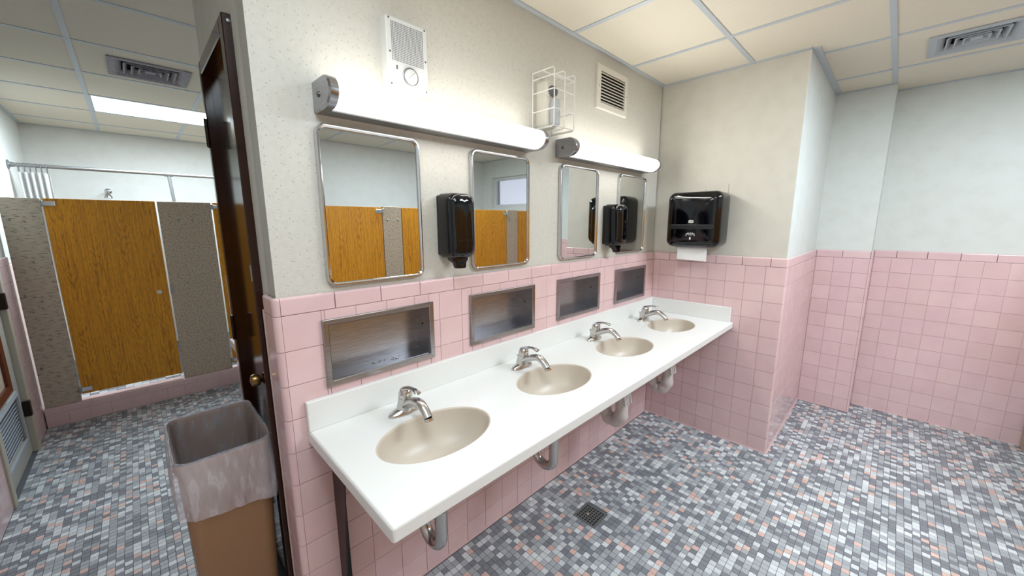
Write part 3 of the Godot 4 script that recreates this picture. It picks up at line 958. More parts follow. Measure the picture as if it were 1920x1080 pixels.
func stalls() -> void:
	# shower stalls at the end of the corridor, on a tiled kerb
	var z := -2.96
	GAP = 0.004
	var k := thing("shower_kerb", "low pink tiled kerb under the shower stall doors", "kerb", Vector3(0.73, 0, z), "")
	bx("grout_bed", M.pink_grout, k, Vector3(-0.535, 0, z - 0.055), Vector3(1.99, 0.140, z + 0.0265))
	var u := Vector3.RIGHT
	for r in 2:
		var x := -0.536 + (0.0 if r == 0 else 0.08)
		var first := true
		while x < 1.95:
			var x1 := minf(x + (0.155 if r == 1 else 0.1095), 1.985)
			if first and r == 1: x1 = x
			var xa := -0.536 if (first and r == 1) else x
			first = false
			if x1 - xa > 0.01:
				if r == 0: lay(k, Vector3(0, 0, z + 0.030), u, Vector3.BACK, xa, x1, 0.002, 0.100, "", "kerb_tile")
				else: lay(k, Vector3(0, 0, z + 0.030), u, Vector3.BACK, xa, x1, 0.100, 0.148, "t", "kerb_tile")
			x = x1
	var kx := -0.536
	while kx < 1.95:
		pick_n = (pick_n * 73 + 41) % 1009
		inst("kerb_tile", tile_mesh(0.151, 0.08), M["pink_tile_%d" % (pick_n % 4)], k, Vector3(kx + 0.0775, 0.149, z - 0.02) - k.position, Basis(Vector3.RIGHT, Vector3.FORWARD, Vector3.UP))
		kx += 0.155
	GAP = 0.0018
	var fl := thing("shower_floor", "raised pale mosaic shower floor seen under the stall door", "shower floor", Vector3(0.73, 0, -3.78), "", "structure")
	bx("slab", M.floor_grout, fl, Vector3(-0.535, 0, -4.54), Vector3(1.99, 0.117, -3.016))
	cbox(Vector3.ZERO, Vector3(0.048, 0.004, 0.048), 0.0006)
	var sm := build(20.0)
	rng.seed = 5
	for i in 16:
		for j in 4:
			inst("floor_tile", sm, M["floor_tile_%d" % [1, 2, 2, 2, 0][rng.randi() % 5]], fl, Vector3(-0.45 + i * 0.05, 0.119, -3.05 - j * 0.05) - fl.position)
	var bl := [1.495, 0.974, 0.45]
	pilaster("stained narrow grey pilaster left of the oak shower door", -0.530, -0.352, 0.150, 1.64, z, 1, M.stained_laminate, bl.map(func(y): return Vector2(-0.503, y)))
	stall_door("wide oak shower door at the end of the corridor", -0.342, 0.229, 0.200, 1.64, z, 1, -1.0)
	var b2 := []
	for y in bl: b2.append_array([Vector2(0.356, y), Vector2(0.447, y)])
	pilaster("wide grey pilaster right of the big oak shower door", 0.241, 0.580, 0.150, 1.64, z, 1, M.grey_laminate, b2, -1.0)
	stall_door("oak shower door half hidden behind the dark brown door", 0.592, 1.160, 0.190, 1.64, z, 1, -1.0)
	pilaster("grey pilaster at the right end of the shower stalls", 1.172, 1.985, 0.150, 1.64, z, 1, M.grey_laminate, [])
	var pt := thing("stall_divider", "grey panel dividing the two shower stalls", "partition", Vector3(0.40, 0.117, -3.76))
	bx("panel", M.grey_laminate, pt, Vector3(0.388, 0.120, -4.54), Vector3(0.412, 1.60, -2.98), 0.001)
	# toilet stalls behind the camera, reflected in the mirrors
	z = 1.985
	var xs := []
	for i in 6: xs.append(3.36 - 0.761 * i)
	var names := ["far right oak stall door beside the window, seen in the second mirror", "oak stall door left of a pilaster in the second mirror", "oak stall door at the right edge of the first mirror", "oak stall door filling the left of the first mirror", "oak stall door behind the camera next to the entrance", "oak stall door in the corner behind the camera"]
	var names2 := ["grey pilaster against the far pink wall at the right edge", "grey pilaster with two bolts in the second mirror", "grey pilaster between the two mirrors' stall doors", "grey pilaster with two bolts in the first mirror", "grey pilaster behind the camera", "grey pilaster next to the corner behind the camera", "grey pilaster on the left wall behind the camera"]
	for i in 6:
		var x: float = xs[i]
		stall_door(names[i], x + 0.004, x + 0.571, 0.30, 1.600, z, -1, 1.0 if i % 2 else 1.0)
		var right: float = (4.055 if i == 0 else xs[i - 1] - 0.004)
		pilaster(names2[i], x + 0.579, right, 0.003, 1.606, z, -1, M.grey_laminate, [] if i == 0 else [Vector2(x + 0.62, 1.49), Vector2(x + 0.72, 1.49)])
	pilaster(names2[6], -0.538, xs[5] - 0.004, 0.003, 1.606, z, -1, M.grey_laminate, [])

func shower() -> void:
	var r := thing("curtain_rod", "long chrome curtain rod across the shower wall", "rod", Vector3(-0.55, 1.925, -3.70))
	tube([Vector3(0.0, 0, 0), Vector3(2.54, 0, 0)], 0.015, 14)
	part("rod", M.zinc, r)
	lathe([Vector2(0.035, 0), Vector2(0.035, 0.006), Vector2(0.02, 0.012), Vector2(0.018, 0.03)], 18, Vector3(0.0, 0, 0), Vector3.RIGHT)
	part("flange", M.zinc, r)
	lathe([Vector2(0.021, -0.03), Vector2(0.021, 0.03)], 16, Vector3(0.935, 0, 0), Vector3.RIGHT)
	part("tee_fitting", M.zinc, r)
	tube([Vector3(0.935, 0, 0), Vector3(0.95, -0.325, 0)], 0.013, 12)
	part("post", M.zinc, r)
	var cu := thing("shower_curtain", "white shower curtain gathered at the left end of the rod", "curtain", Vector3(-0.53, 0.30, -3.70))
	var n := 60
	var a := []
	for row in 9:
		var f := row / 8.0
		var y := 1.58 * (1 - f)
		var ring := []
		for i in n + 1:
			var s := float(i) / n
			ring.append(Vector3(0.02 + s * (0.165 - 0.03 * f) + 0.035 * f, y - 0.012 * absf(sin(s * PI * 5.0)), sin(s * TAU * 5.0 + f * 0.8) * (0.022 + 0.012 * f)))
		a.append(ring)
	for row in 8:
		for i in n:
			quad(a[row][i], a[row + 1][i], a[row + 1][i + 1], a[row][i + 1])
	part("fabric", M.cloth, cu, 80.0)
	for i in 6:
		var x := 0.028 + i * 0.029
		var loop := []
		for q in 14: loop.append(Vector3(x, 1.605 + cos(TAU * q / 14) * 0.036, sin(TAU * q / 14) * 0.024))
		tube(loop, 0.0022, 6, true)
		part("ring", M.zinc, cu)
	var s := thing("shower_sprayer", "small chrome shower sprayer peeping above the oak shower door", "shower", Vector3(-0.05, 1.735, -4.33))
	lathe([Vector2(0.012, 0.03), Vector2(0.022, 0.015), Vector2(0.032, -0.012), Vector2(0.032, -0.02), Vector2(0.02, -0.022)], 20)
	part("head", M.chrome, s)
	tube([Vector3(0, 0.02, 0), Vector3(0, 0.05, -0.03), Vector3(0, 0.06, -0.10), Vector3(0, 0.06, -0.22)], 0.009, 10)
	part("arm", M.chrome, s)
	lathe([Vector2(0.028, 0), Vector2(0.028, 0.004), Vector2(0.012, 0.012)], 18, Vector3(0, 0.06, -0.22), Vector3.BACK)
	part("flange", M.chrome, s)
	# counter on the far side of the chase: only its white corner shows
	var c := thing("rear_counter", "white counter corner behind the wall end, before the showers", "counter", Vector3(1.19, 0.78, -1.08))
	X = Transform3D(Basis(Vector3.RIGHT, PI / 2), Vector3.ZERO)
	extrude(rr(1.60, 0.55, 0.006, 3), -0.04, 0.0)
	part("slab", M.solid_surface, c, 30.0)
	cbox(Vector3(0, 0.09, 0.262), Vector3(1.60, 0.10, 0.02), 0.002)
	part("backsplash", M.solid_surface, c, 20.0)
	for x in [-0.7, 0.7]:
		cbox(Vector3(x, -0.24, 0.255), Vector3(0.035, 0.50, 0.05), 0.002)
		part("bracket", M.black_iron, c, 20.0)

# ------------------------------------------------------------------ counter, basins, taps
const CT := 0.82
func sink_x(i: int) -> float: return 0.674 + 0.5855 * i
const SZ := 0.296
const SA := 0.186
const SB := 0.124

func counter() -> void:
	var c := thing("vanity_counter", "long white solid-surface counter with four oval basins", "counter", Vector3(1.58, CT, 0.0))
	var o := c.position
	var lo := 0.396
	var hi := 2.770
	var bounds := [lo]
	for i in 3: bounds.append((sink_x(i) + sink_x(i + 1)) / 2)
	bounds.append(hi)
	for i in 4:
		var cc := Vector2(sink_x(i), SZ)
		var a0: float = bounds[i]
		var a1: float = bounds[i + 1]
		var angs := []
		for k in 72: angs.append(TAU * k / 72)
		for q in [Vector2(a0, 0.001), Vector2(a1, 0.001), Vector2(a1, 0.547), Vector2(a0, 0.547)]: angs.append(fposmod((q - cc).angle(), TAU))
		angs.sort()
		var inner := PackedVector3Array(); var outer := PackedVector3Array()
		for a in angs:
			var d := Vector2(cos(a), sin(a))
			var re := 1.0 / sqrt(pow(d.x / (SA + 0.006), 2) + pow(d.y / (SB + 0.006), 2))
			var ro := 1e9
			if d.x > 1e-6: ro = minf(ro, (a1 - cc.x) / d.x)
			if d.x < -1e-6: ro = minf(ro, (a0 - cc.x) / d.x)
			if d.y > 1e-6: ro = minf(ro, (0.547 - cc.y) / d.y)
			if d.y < -1e-6: ro = minf(ro, (0.001 - cc.y) / d.y)
			var pi := cc + d * re
			var po := cc + d * ro
			inner.append(Vector3(pi.x, CT, pi.y) - o)
			outer.append(Vector3(po.x, CT, po.y) - o)
		var st := _t.size()
		loft([outer, inner], false, false, false)
		if (_t[st + 1] - _t[st]).cross(_t[st + 2] - _t[st]).y < 0: flip(st)
		st = _t.size()
		for k in inner.size():      # underside, open where the bowl passes
			inner[k].y -= 0.04
			outer[k].y -= 0.04
		loft([outer, inner], false, false, false)
		if (_t[st + 1] - _t[st]).cross(_t[st + 2] - _t[st]).y > 0: flip(st)
	# rounded rim along the left end and the front
	var prof := [Vector2(0, 0), Vector2(0.003, -0.0006), Vector2(0.0055, -0.0024), Vector2(0.0074, -0.005), Vector2(0.008, -0.008), Vector2(0.008, -0.036), Vector2(0.005, -0.04), Vector2(-0.01, -0.04)]
	var nodes := [[Vector2(lo, 0.001), Vector2(-1, 0)], [Vector2(lo, 0.547), Vector2(-1, 0)], [Vector2(lo, 0.547), Vector2(-0.7, 0.7)], [Vector2(lo, 0.547), Vector2(0, 1)], [Vector2(hi, 0.547), Vector2(0, 1)]]
	var st2 := _t.size()
	for j in nodes.size() - 1:
		for k in prof.size() - 1:
			var f := func(nd, p) -> Vector3:
				var q: Vector2 = nd[0] + nd[1] * p.x
				return Vector3(q.x, CT + p.y, q.y) - o
			quad(f.call(nodes[j], prof[k]), f.call(nodes[j + 1], prof[k]), f.call(nodes[j + 1], prof[k + 1]), f.call(nodes[j], prof[k + 1]))
	var nrm := (_t[st2 + 1] - _t[st2]).cross(_t[st2 + 2] - _t[st2])
	if nrm.y < 0 or (nrm.y == 0 and nrm.x > 0): flip(st2)
	part("slab", M.solid_surface, c, 35.0)
	bx("backsplash", M.solid_surface, c, Vector3(0.388, CT - 0.001, 0.0), Vector3(2.770, 0.917, 0.020), 0.0025)
	bx("side_splash", M.solid_surface, c, Vector3(2.751, CT - 0.001, 0.0205), Vector3(2.7715, 0.917, 0.541), 0.0025)
	# basin: one mesh, four parts
	var rings := []
	var bowl := [[1.0, 0.006, 0.0], [1.0, 0.003, -0.0008], [1.0, 0.0005, -0.003], [0.995, 0.0, -0.008], [0.975, 0, -0.025], [0.94, 0, -0.048], [0.87, 0, -0.075], [0.76, 0, -0.098], [0.60, 0, -0.115], [0.42, 0, -0.125], [0.25, 0, -0.130], [0.12, 0, -0.132]]
	for b in bowl: rings.append(circle_ring(Vector3(0, b[2], 0), Vector3(SA * b[0] + b[1], 0, 0), Vector3(0, 0, SB * b[0] + b[1]), 64))
	loft(rings, false, false, false)
	if (_t[1] - _t[0]).cross(_t[2] - _t[0]).y < 0: flip(0)
	var under := _t.size()
	var r2 := []
	for b in [[1.06, -0.041], [1.03, -0.06], [0.96, -0.086], [0.84, -0.112], [0.64, -0.132], [0.4, -0.142], [0.12, -0.146]]: r2.append(circle_ring(Vector3(0, b[1], 0), Vector3(SA * b[0], 0, 0), Vector3(0, 0, SB * b[0]), 64))
	loft(r2, false, false, false)
	if (_t[under + 1] - _t[under]).cross(_t[under + 2] - _t[under]).y > 0: flip(under)
	var bm := build(60.0)
	lathe([Vector2(0.0235, -0.129), Vector2(0.0235, -0.127), Vector2(0.019, -0.1255), Vector2(0.0175, -0.128), Vector2(0.015, -0.128), Vector2(0.013, -0.121), Vector2(0.002, -0.120)], 28)
	var dm := build()
	for i in 4:
		var b := inst("basin", bm, M.bone_basin, c, Vector3(sink_x(i), CT, SZ) - o)
		b.set_meta("label", "bone-coloured oval basin")
		inst("drain", dm, M.chrome, b)
	# wall bracket at the near end: tapered maroon plate with a black flange on the wall
	var br := thing("counter_bracket", "dark tapered iron bracket under the near counter end", "bracket", Vector3(0.45, 0.0, 0.0))
	X = Transform3D(Basis(Vector3.UP, -PI / 2), Vector3(0.0015, 0, 0))
	extrude(PackedVector2Array([Vector2(0.001, 0.12), Vector2(0.03, 0.12), Vector2(0.10, 0.63), Vector2(0.13, 0.779), Vector2(0.001, 0.779)]), -0.0025, 0.0025)
	part("plate", M.maroon_iron, br, 20.0)
	bx("flange", M.black_iron, br, Vector3(0.450, 0.10, 0.0005), Vector3(0.483, 0.779, 0.006), 0.001)

	# taps
	var t := thing("faucet", "", "faucet", Vector3(sink_x(0) - 0.008, CT, 0.112), "single-lever chrome faucets on the counter")
	var rg := []
	for q in [[0.062, 0.027, 0.0], [0.062, 0.027, 0.004], [0.058, 0.0255, 0.009], [0.044, 0.0235, 0.014], [0.030, 0.0225, 0.019]]:
		rg.append(circle_ring(Vector3(0, q[2], 0), Vector3(q[0], 0, 0), Vector3(0, 0, q[1]), 32))
	loft(rg)
	part("base_plate", M.satin_chrome, t)
	rg = []
	for q in [[0.031, 0.026, 0.008, 0.0], [0.0265, 0.0245, 0.025, 0.001], [0.0235, 0.0235, 0.042, 0.004], [0.0225, 0.0225, 0.060, 0.008]]:
		rg.append(circle_ring(Vector3(0, q[2], q[3]), Vector3(q[0], 0, 0), Vector3(0, -0.2 * q[1], q[1]), 28))
	loft(rg)
	part("body", M.satin_chrome, t)
	var sp := []
	var sr := []
	for k in 13:
		var f := k / 12.0
		var z := 0.012 + 0.138 * f
		var y := 0.032 + 0.036 * sin(minf(f * 1.25, 1.0) * PI * 0.62) - 0.030 * pow(maxf(f - 0.60, 0.0) / 0.40, 2.2)
		sp.append(Vector3(0, y, z))
		sr.append(0.0195 - 0.0045 * f)
	tube(sp, sr, 20, false, 0.86)
	part("spout", M.satin_chrome, t)
	lathe([Vector2(0.0142, 0.0), Vector2(0.0142, -0.009), Vector2(0.012, -0.010)], 20, sp[12] + Vector3(0, -0.001, 0.001), Vector3(0, 1, -0.45).normalized())
	part("aerator", M.chrome, t)
	X = Transform3D(Basis(Vector3.RIGHT, 0.22), Vector3(0, 0.060, 0.008))
	lathe([Vector2(0.0222, 0.001), Vector2(0.0235, 0.006), Vector2(0.0232, 0.014), Vector2(0.021, 0.023), Vector2(0.0165, 0.031), Vector2(0.009, 0.036), Vector2(0.001, 0.037)], 28)
	part("handle_cap", M.satin_chrome, t)
	var lp := []
	var lr := []
	for k in 11:
		var f := k / 10.0
		lp.append(Vector3(0, 0.083 + 0.030 * sin(f * PI * 0.55) - 0.014 * f * f, 0.002 + 0.092 * f))
		lr.append(lerpf(0.0175, 0.0075, smoothstep(0.0, 0.6, f)) + 0.0035 * smoothstep(0.6, 1.0, f))
	tube(lp, lr, 16, false, 0.6)
	part("lever", M.satin_chrome, t)
	tube([Vector3(0, 0.012, -0.022), Vector3(0, 0.045, -0.027)], 0.0022, 8)
	lathe([Vector2(0.001, 0.0), Vector2(0.0045, 0.002), Vector2(0.0045, 0.007), Vector2(0.001, 0.009)], 10, Vector3(0, 0.044, -0.027))
	part("pop_up_rod", M.satin_chrome, t)
	var fl := ["chrome single-lever faucet at the nearest basin", "chrome single-lever faucet at the second basin from the bin", "chrome single-lever faucet at the third basin from the bin", "chrome single-lever faucet at the basin by the towel dispenser"]
	t.set_meta("label", fl[0])
	for i in range(1, 4): copy_of(t, Vector3(sink_x(i) - 0.008, CT, 0.112), fl[i])

	# waste traps under the counter
	var cl := ["bare metal waste trap under the nearest basin", "bare metal waste trap under the second basin", "white wrapped waste trap under the third basin", "white wrapped waste trap under the farthest basin"]
	for i in 4:
		var w := thing("waste_trap", cl[i], "pipe", Vector3(sink_x(i), 0.0, SZ), "waste traps under the counter")
		var wrap: bool = i >= 2
		var r := 0.036 if wrap else 0.0205
		var m: Material = M.pipe_wrap if wrap else M.satin_chrome
		var pth := []
		pth.append(Vector3(0, 0.60 if wrap else 0.56, 0)); pth.append(Vector3(0, 0.47, 0))
		for k in range(0, 13):
			var a := PI * k / 12.0
			pth.append(Vector3(0, 0.445 - 0.052 * sin(a) * (1.25 if wrap else 1.0), -0.052 + 0.052 * cos(a)))
		pth.append(Vector3(0, 0.485, -0.104))
		var rad := []
		for k in pth.size(): rad.append(r * ((1.0 + 0.10 * sin(k * 1.9 + i)) if wrap else 1.0))
		tube(pth, rad, 18)
		part("bend", m, w)
		tube([Vector3(0, 0.675, 0), Vector3(0, 0.54, 0)], 0.0175, 16)
		part("tailpiece", M.white_plastic if wrap else M.chrome, w)
		tube([Vector3(0, 0.475, -0.104), Vector3(0, 0.505, -0.112), Vector3(0, 0.518, -0.14), Vector3(0, 0.522, -SZ + 0.001)], 0.030 if wrap else 0.0175, 16)
		part("wall_arm", m if wrap else M.chrome, w)
		if not wrap:
			for q in [Vector3(0, 0.56, 0), Vector3(0, 0.478, -0.104)]:
				lathe([Vector2(0.026, -0.014), Vector2(0.0275, -0.010), Vector2(0.0275, 0.010), Vector2(0.022, 0.016)], 8, q)
				part("slip_nut", M.zinc, w, 20.0)
		else:
			for q in 3:
				tube([Vector3(-0.03 + q * 0.03, 0.56, 0.026), Vector3(-0.028 + q * 0.03, 0.50, 0.036)], 0.006, 8)
				part("cable_tie", M.white_plastic, w)
	var v := thing("supply_valve", "small black-handled supply valve behind the second trap", "valve", Vector3(sink_x(1) + 0.10, 0.46, 0.0))
	tube([Vector3(0, 0, 0), Vector3(0, 0, 0.09)], 0.010, 12)
	part("stub", M.chrome, v)
	tube([Vector3(0, 0.0, 0.075), Vector3(0, 0.30, 0.075)], 0.006, 10)
	part("riser", M.zinc, v)
	lathe([Vector2(0.013, 0.0), Vector2(0.017, 0.006), Vector2(0.017, 0.030), Vector2(0.010, 0.036)], 12, Vector3(0, 0, 0.09), Vector3.BACK)
	part("handle", M.black_iron, v)

# ------------------------------------------------------------------ wall fittings
func fittings() -> void:
	# mirrors
	var ml := ["chrome-framed mirror nearest the dark brown door", "chrome-framed mirror showing the window, second along the wall", "chrome-framed mirror just left of the farther soap dispenser", "chrome-framed mirror nearest the towel dispenser"]
	var m0: Node3D
	for i in 4:
		var at := Vector3(0.660 + 0.5815 * i, 1.512, -T)
		if i == 0:
			m0 = thing("wall_mirror", ml[0], "mirror", at, "chrome-framed wall mirrors")
			frame_sweep(0.346, 0.490, 0.032, [Vector2(0.0, 0.001), Vector2(0.0, 0.016), Vector2(-0.003, 0.0205), Vector2(-0.007, 0.021), Vector2(-0.011, 0.018), Vector2(-0.012, 0.013), Vector2(-0.010, 0.001)], 8)
			part("frame", M.chrome, m0)
			extrude(rr(0.328, 0.472, 0.024, 8), 0.002, 0.0125)
			part("glass", M.mirror_glass, m0, 20.0)
		else: copy_of(m0, at, ml[i])
	# shelf recesses
	var rl := ["stainless recessed shelf nearest the wall end, with grime on its floor", "stainless recessed shelf above the second faucet", "stainless recessed shelf above the third faucet", "stainless recessed shelf beside the corner, farthest from the door"]
	var s0: Node3D
	for i in 4:
		var at := Vector3(recess_x(i), 1.054, 0.0)
		if i == 0:
			s0 = thing("recessed_shelf", rl[0], "shelf", at, "stainless shelf recesses in the pink tile")
			frame_sweep(0.406, 0.222, 0.0, [Vector2(0.0, 0.0003), Vector2(0.0, 0.010), Vector2(-0.002, 0.012), Vector2(-0.017, 0.011), Vector2(-0.019, 0.009), Vector2(-0.019, -0.005), Vector2(-0.016, 0.0003)], 1)
			part("flange", M.steel, s0, 20.0)
			var w := 0.368
			var h := 0.184
			var d := 0.082
			var walls := [
				["back", Vector3(0, 0, -d + 0.001), Vector3(w, h, 0.002)], ["bottom", Vector3(0, -h / 2 + 0.001, -d / 2), Vector3(w, 0.002, d)], ["top", Vector3(0, h / 2 - 0.001, -d / 2), Vector3(w, 0.002, d)],
				["side", Vector3(-w / 2 + 0.001, 0, -d / 2), Vector3(0.002, h, d)], ["side", Vector3(w / 2 - 0.001, 0, -d / 2), Vector3(0.002, h, d)]]
			for q in walls:
				cbox(q[1], q[2])
				part(q[0], M.steel, s0, 20.0)
			lathe([Vector2(0.004, 0), Vector2(0.004, 0.0015), Vector2(0.001, 0.002)], 10, Vector3(w / 2 - 0.002, 0.02, -0.04), Vector3.LEFT)
			part("screw", M.duct_black, s0)
		else: copy_of(s0, at, rl[i])
	# specks of grime on the nearest shelf
	rng.seed = 12
	for k in 26:
		cbox(Vector3(0.03 + rng.randf_range(-0.06, 0.06), -0.0898, -0.035 + rng.randf_range(-0.018, 0.014)), Vector3(rng.randf_range(0.002, 0.006), 0.0008, rng.randf_range(0.0015, 0.004)))
	var gm := part("grime", M.dark_plastic, s0, 20.0)
	gm.set_meta("kind", "stuff")

	# wall lamps
	var ll := ["lit tube wall lamp with chrome ends above the first two mirrors", "lit tube wall lamp with chrome ends above the far two mirrors"]
	var lamp: Node3D
	for i in 2:
		var at := Vector3([0.9575, 2.0825][i], 1.826, -T)
		if i == 1:
			copy_of(lamp, at, ll[1])
			continue
		lamp = thing("wall_lamp", ll[0], "lamp", at, "tube lamps above the mirrors")
		var outl := func(s: float) -> PackedVector2Array:
			var o := PackedVector2Array()
			o.append(Vector2(0.0, 0.043 * s)); o.append(Vector2(0.0, -0.043 * s))
			o.append(Vector2(0.055, -0.043 * s))
			for k in range(1, 16):
				var a := -PI / 2 + PI * k / 16.0
				o.append(Vector2(0.072 + 0.058 * s * cos(a), 0.043 * s * sin(a)))
			o.append(Vector2(0.055, 0.043 * s))
			return o
		var rl2 := func(s: float, x: float) -> PackedVector3Array:
			var r := PackedVector3Array()
			for p in outl.call(s): r.append(Vector3(x, p.y, p.x))
			return r
		loft([rl2.call(0.94, -0.445), rl2.call(0.94, 0.445)])
		part("lens", M.lens_glow, lamp, 30.0)
		for sx in [-1.0, 1.0]:
			loft([rl2.call(1.0, sx * 0.436), rl2.call(1.02, sx * 0.450), rl2.call(1.02, sx * 0.458), rl2.call(0.93, sx * 0.4625)])
			part("end_cap", M.steel, lamp, 30.0)
			lathe([Vector2(0.008, 0), Vector2(0.008, 0.003), Vector2(0.004, 0.005), Vector2(0.001, 0.005)], 12, Vector3(sx * 0.4625, 0.0, 0.045), Vector3(sx, 0, 0))
			part("end_screw", M.dark_steel, lamp)
		cbox(Vector3(0, -0.0415, 0.033), Vector3(0.872, 0.006, 0.062), 0.001)
		part("base_rail", M.zinc, lamp, 20.0)

	# intercom speaker
	var sp := thing("wall_speaker", "white wall speaker with perforated grille and round knob above the lamp", "speaker", Vector3(0.792, 2.007, -T))
	soft_box(0.150, 0.210, 0.040, 0.004, 0.004, 3)
	part("cover", M.white_plastic, sp)
	cbox(Vector3.ZERO, Vector3(0.0030, 0.0030, 0.0008))
	var hole := build(20.0)
	var mm := MultiMesh.new()
	mm.transform_format = MultiMesh.TRANSFORM_3D
	mm.mesh = hole
	mm.instance_count = 22 * 22
	for i in 22:
		for j in 22:
			mm.set_instance_transform(i * 22 + j, Transform3D(Basis(), Vector3(-0.056 + i * 0.00535, -0.022 + j * 0.0053, 0.0400)))
	var g := MultiMeshInstance3D.new()
	g.name = "grille_holes"
	g.multimesh = mm
	g.material_override = M.grey_plastic
	g.set_meta("kind", "stuff")
	sp.add_child(g)
	lathe([Vector2(0.0285, 0), Vector2(0.0285, 0.003), Vector2(0.0265, 0.004), Vector2(0.0255, 0.002)], 32, Vector3(0.006, -0.062, 0.040), Vector3.BACK)
	part("knob_ring", M.zinc, sp)
	lathe([Vector2(0.0235, 0), Vector2(0.0235, 0.006), Vector2(0.021, 0.009), Vector2(0.001, 0.010)], 32, Vector3(0.006, -0.062, 0.040), Vector3.BACK)
	part("knob", M.white_plastic, sp)
	X = Transform3D(Basis(Vector3.BACK, 0.7), Vector3(0.006, -0.062, 0.0505))
	cbox(Vector3.ZERO, Vector3(0.034, 0.004, 0.003), 0.001)
	part("knob_bar", M.white_plastic, sp, 20.0)
	for q in [Vector2(-0.064, 0.098), Vector2(0.066, 0.098), Vector2(-0.064, 0.0), Vector2(0.066, 0.0), Vector2(-0.064, -0.096), Vector2(0.066, -0.096), Vector2(-0.042, -0.040), Vector2(-0.042, -0.046)]:
		var sc := 0.0032 if q.x != -0.042 else 0.0018
		lathe([Vector2(sc, 0), Vector2(sc, 0.001), Vector2(0.0005, 0.0012)], 8, Vector3(q.x, q.y, 0.040), Vector3.BACK)
		part("screw", M.grey_plastic, sp)

	# wire cage and the air freshener inside
	var cg := thing("wire_cage", "white wire guard cage on the wall right of the long lamp", "cage", Vector3(1.52, 2.005, -T))
	var hw := 0.073
	var hh := 0.122
	var dz := 0.130
	var wires := []
	for x in [-hw, 0.0, hw]: wires.append([Vector3(x, -hh, 0.002), Vector3(x, -hh, dz - 0.01), Vector3(x, -hh + 0.01, dz), Vector3(x, hh - 0.01, dz), Vector3(x, hh, dz - 0.01), Vector3(x, hh, 0.002)])
	for y in [-hh + 0.004, -0.045, 0.035, hh - 0.03]: wires.append([Vector3(-hw, y, 0.002), Vector3(-hw, y, dz), Vector3(hw, y, dz), Vector3(hw, y, 0.002)])
	wires.append([Vector3(-hw, hh, 0.06), Vector3(hw, hh, 0.06)])
	wires.append([Vector3(-hw, -hh, 0.003), Vector3(-hw, hh, 0.003)])
	wires.append([Vector3(hw, -hh, 0.003), Vector3(hw, hh, 0.003)])
	for wv in wires:
		tube(wv, 0.0027, 8)
		part("wire", M.white_wire, cg)
	var af := thing("air_freshener", "cream air freshener with grey button and clear bottle inside the wire cage", "air freshener", Vector3(1.517, 2.0, -T))
	X = Transform3D(Basis(), Vector3(0, 0, 0))
	soft_box(0.082, 0.205, 0.062, 0.014, 0.016, 5)
	part("case", M.cream_plastic, af)
	X = Transform3D(Basis(), Vector3(0, 0.055, 0.058))
	soft_box(0.056, 0.046, 0.018, 0.022, 0.010, 6)
	part("button", M.grey_plastic, af)
	lathe([Vector2(0.020, -0.095), Vector2(0.024, -0.09), Vector2(0.024, 0.0), Vector2(0.018, 0.018), Vector2(0.012, 0.022)], 20, Vector3(0.004, 0.0, 0.074))
	part("bottle", M.bottle_plastic, af)

	# exhaust grille
	var v := thing("exhaust_grille", "white louvred exhaust grille high on the sink wall", "vent", Vector3(2.118, 2.197, -T))
	frame_sweep(0.322, 0.226, 0.0, [Vector2(0.0, 0.0005), Vector2(0.0, 0.012), Vector2(-0.004, 0.015), Vector2(-0.032, 0.015), Vector2(-0.032, 0.0005)], 1)
	part("grille_frame", M.cream_plastic, v, 20.0)
	cbox(Vector3(0, 0, 0.0015), Vector3(0.258, 0.162, 0.002))
	part("duct_back", M.duct_black, v, 20.0)
	for k in 10:
		X = Transform3D(Basis(Vector3.RIGHT, 0.85), Vector3(0, -0.0725 + k * 0.0162, 0.0095))
		cbox(Vector3.ZERO, Vector3(0.258, 0.0016, 0.0135))
		part("slat", M.cream_plastic, v, 20.0)
	for sx in [-0.147, 0.147]:
		lathe([Vector2(0.004, 0), Vector2(0.003, 0.002), Vector2(0.0005, 0.0025)], 8, Vector3(sx, 0, 0.0150), Vector3.BACK)
		part("screw", M.zinc, v)

	# soap dispensers
	var sl := ["glossy black soap dispenser between the first and second mirrors", "glossy black soap dispenser between the third and fourth mirrors"]
	var sd := thing("soap_dispenser", sl[0], "soap dispenser", Vector3(0.958, 1.452, -T), "black soap dispensers")
	cbox(Vector3(0, 0.002, 0.010), Vector3(0.104, 0.226, 0.019), 0.004)
	part("back_plate", M.dark_plastic, sd, 20.0)
	var rings := []
	for q in [[0.110, 0.242, 0.020, 0.020], [0.112, 0.244, 0.026, 0.030], [0.112, 0.244, 0.030, 0.075], [0.106, 0.238, 0.032, 0.096], [0.094, 0.226, 0.032, 0.108], [0.070, 0.204, 0.028, 0.1145], [0.03, 0.16, 0.012, 0.1165]]:
		rings.append(ring3(rr(q[0], q[1], q[2], 7), q[3]))
	loft(rings)
	part("cover", M.black_gloss, sd, 50.0)
	rings = []
	for q in [[0.080, 0.052, -0.108, 0.058], [0.074, 0.050, -0.128, 0.060], [0.052, 0.040, -0.140, 0.068], [0.046, 0.038, -0.156, 0.072], [0.042, 0.034, -0.160, 0.072]]:
		rings.append(PackedVector3Array(Array(rr(q[0], q[1], 0.014, 5)).map(func(p): return Vector3(p.x, q[2], q[3] + p.y))))
	loft(rings)
	part("push_nozzle", M.black_gloss, sd, 50.0)
	logo(sd, Vector3(0.028, -0.028, 0.1118), 0.016, Basis(Vector3.UP, 0.35))
	cbox(Vector3(0, -0.052, 0.112), Vector3(0.07, 0.0012, 0.0100), 0.0)
	part("seam", M.dark_plastic, sd, 20.0)
	copy_of(sd, Vector3(0.958 + 0.585 * 2.0, 1.452 - 0.006, -T), sl[1])

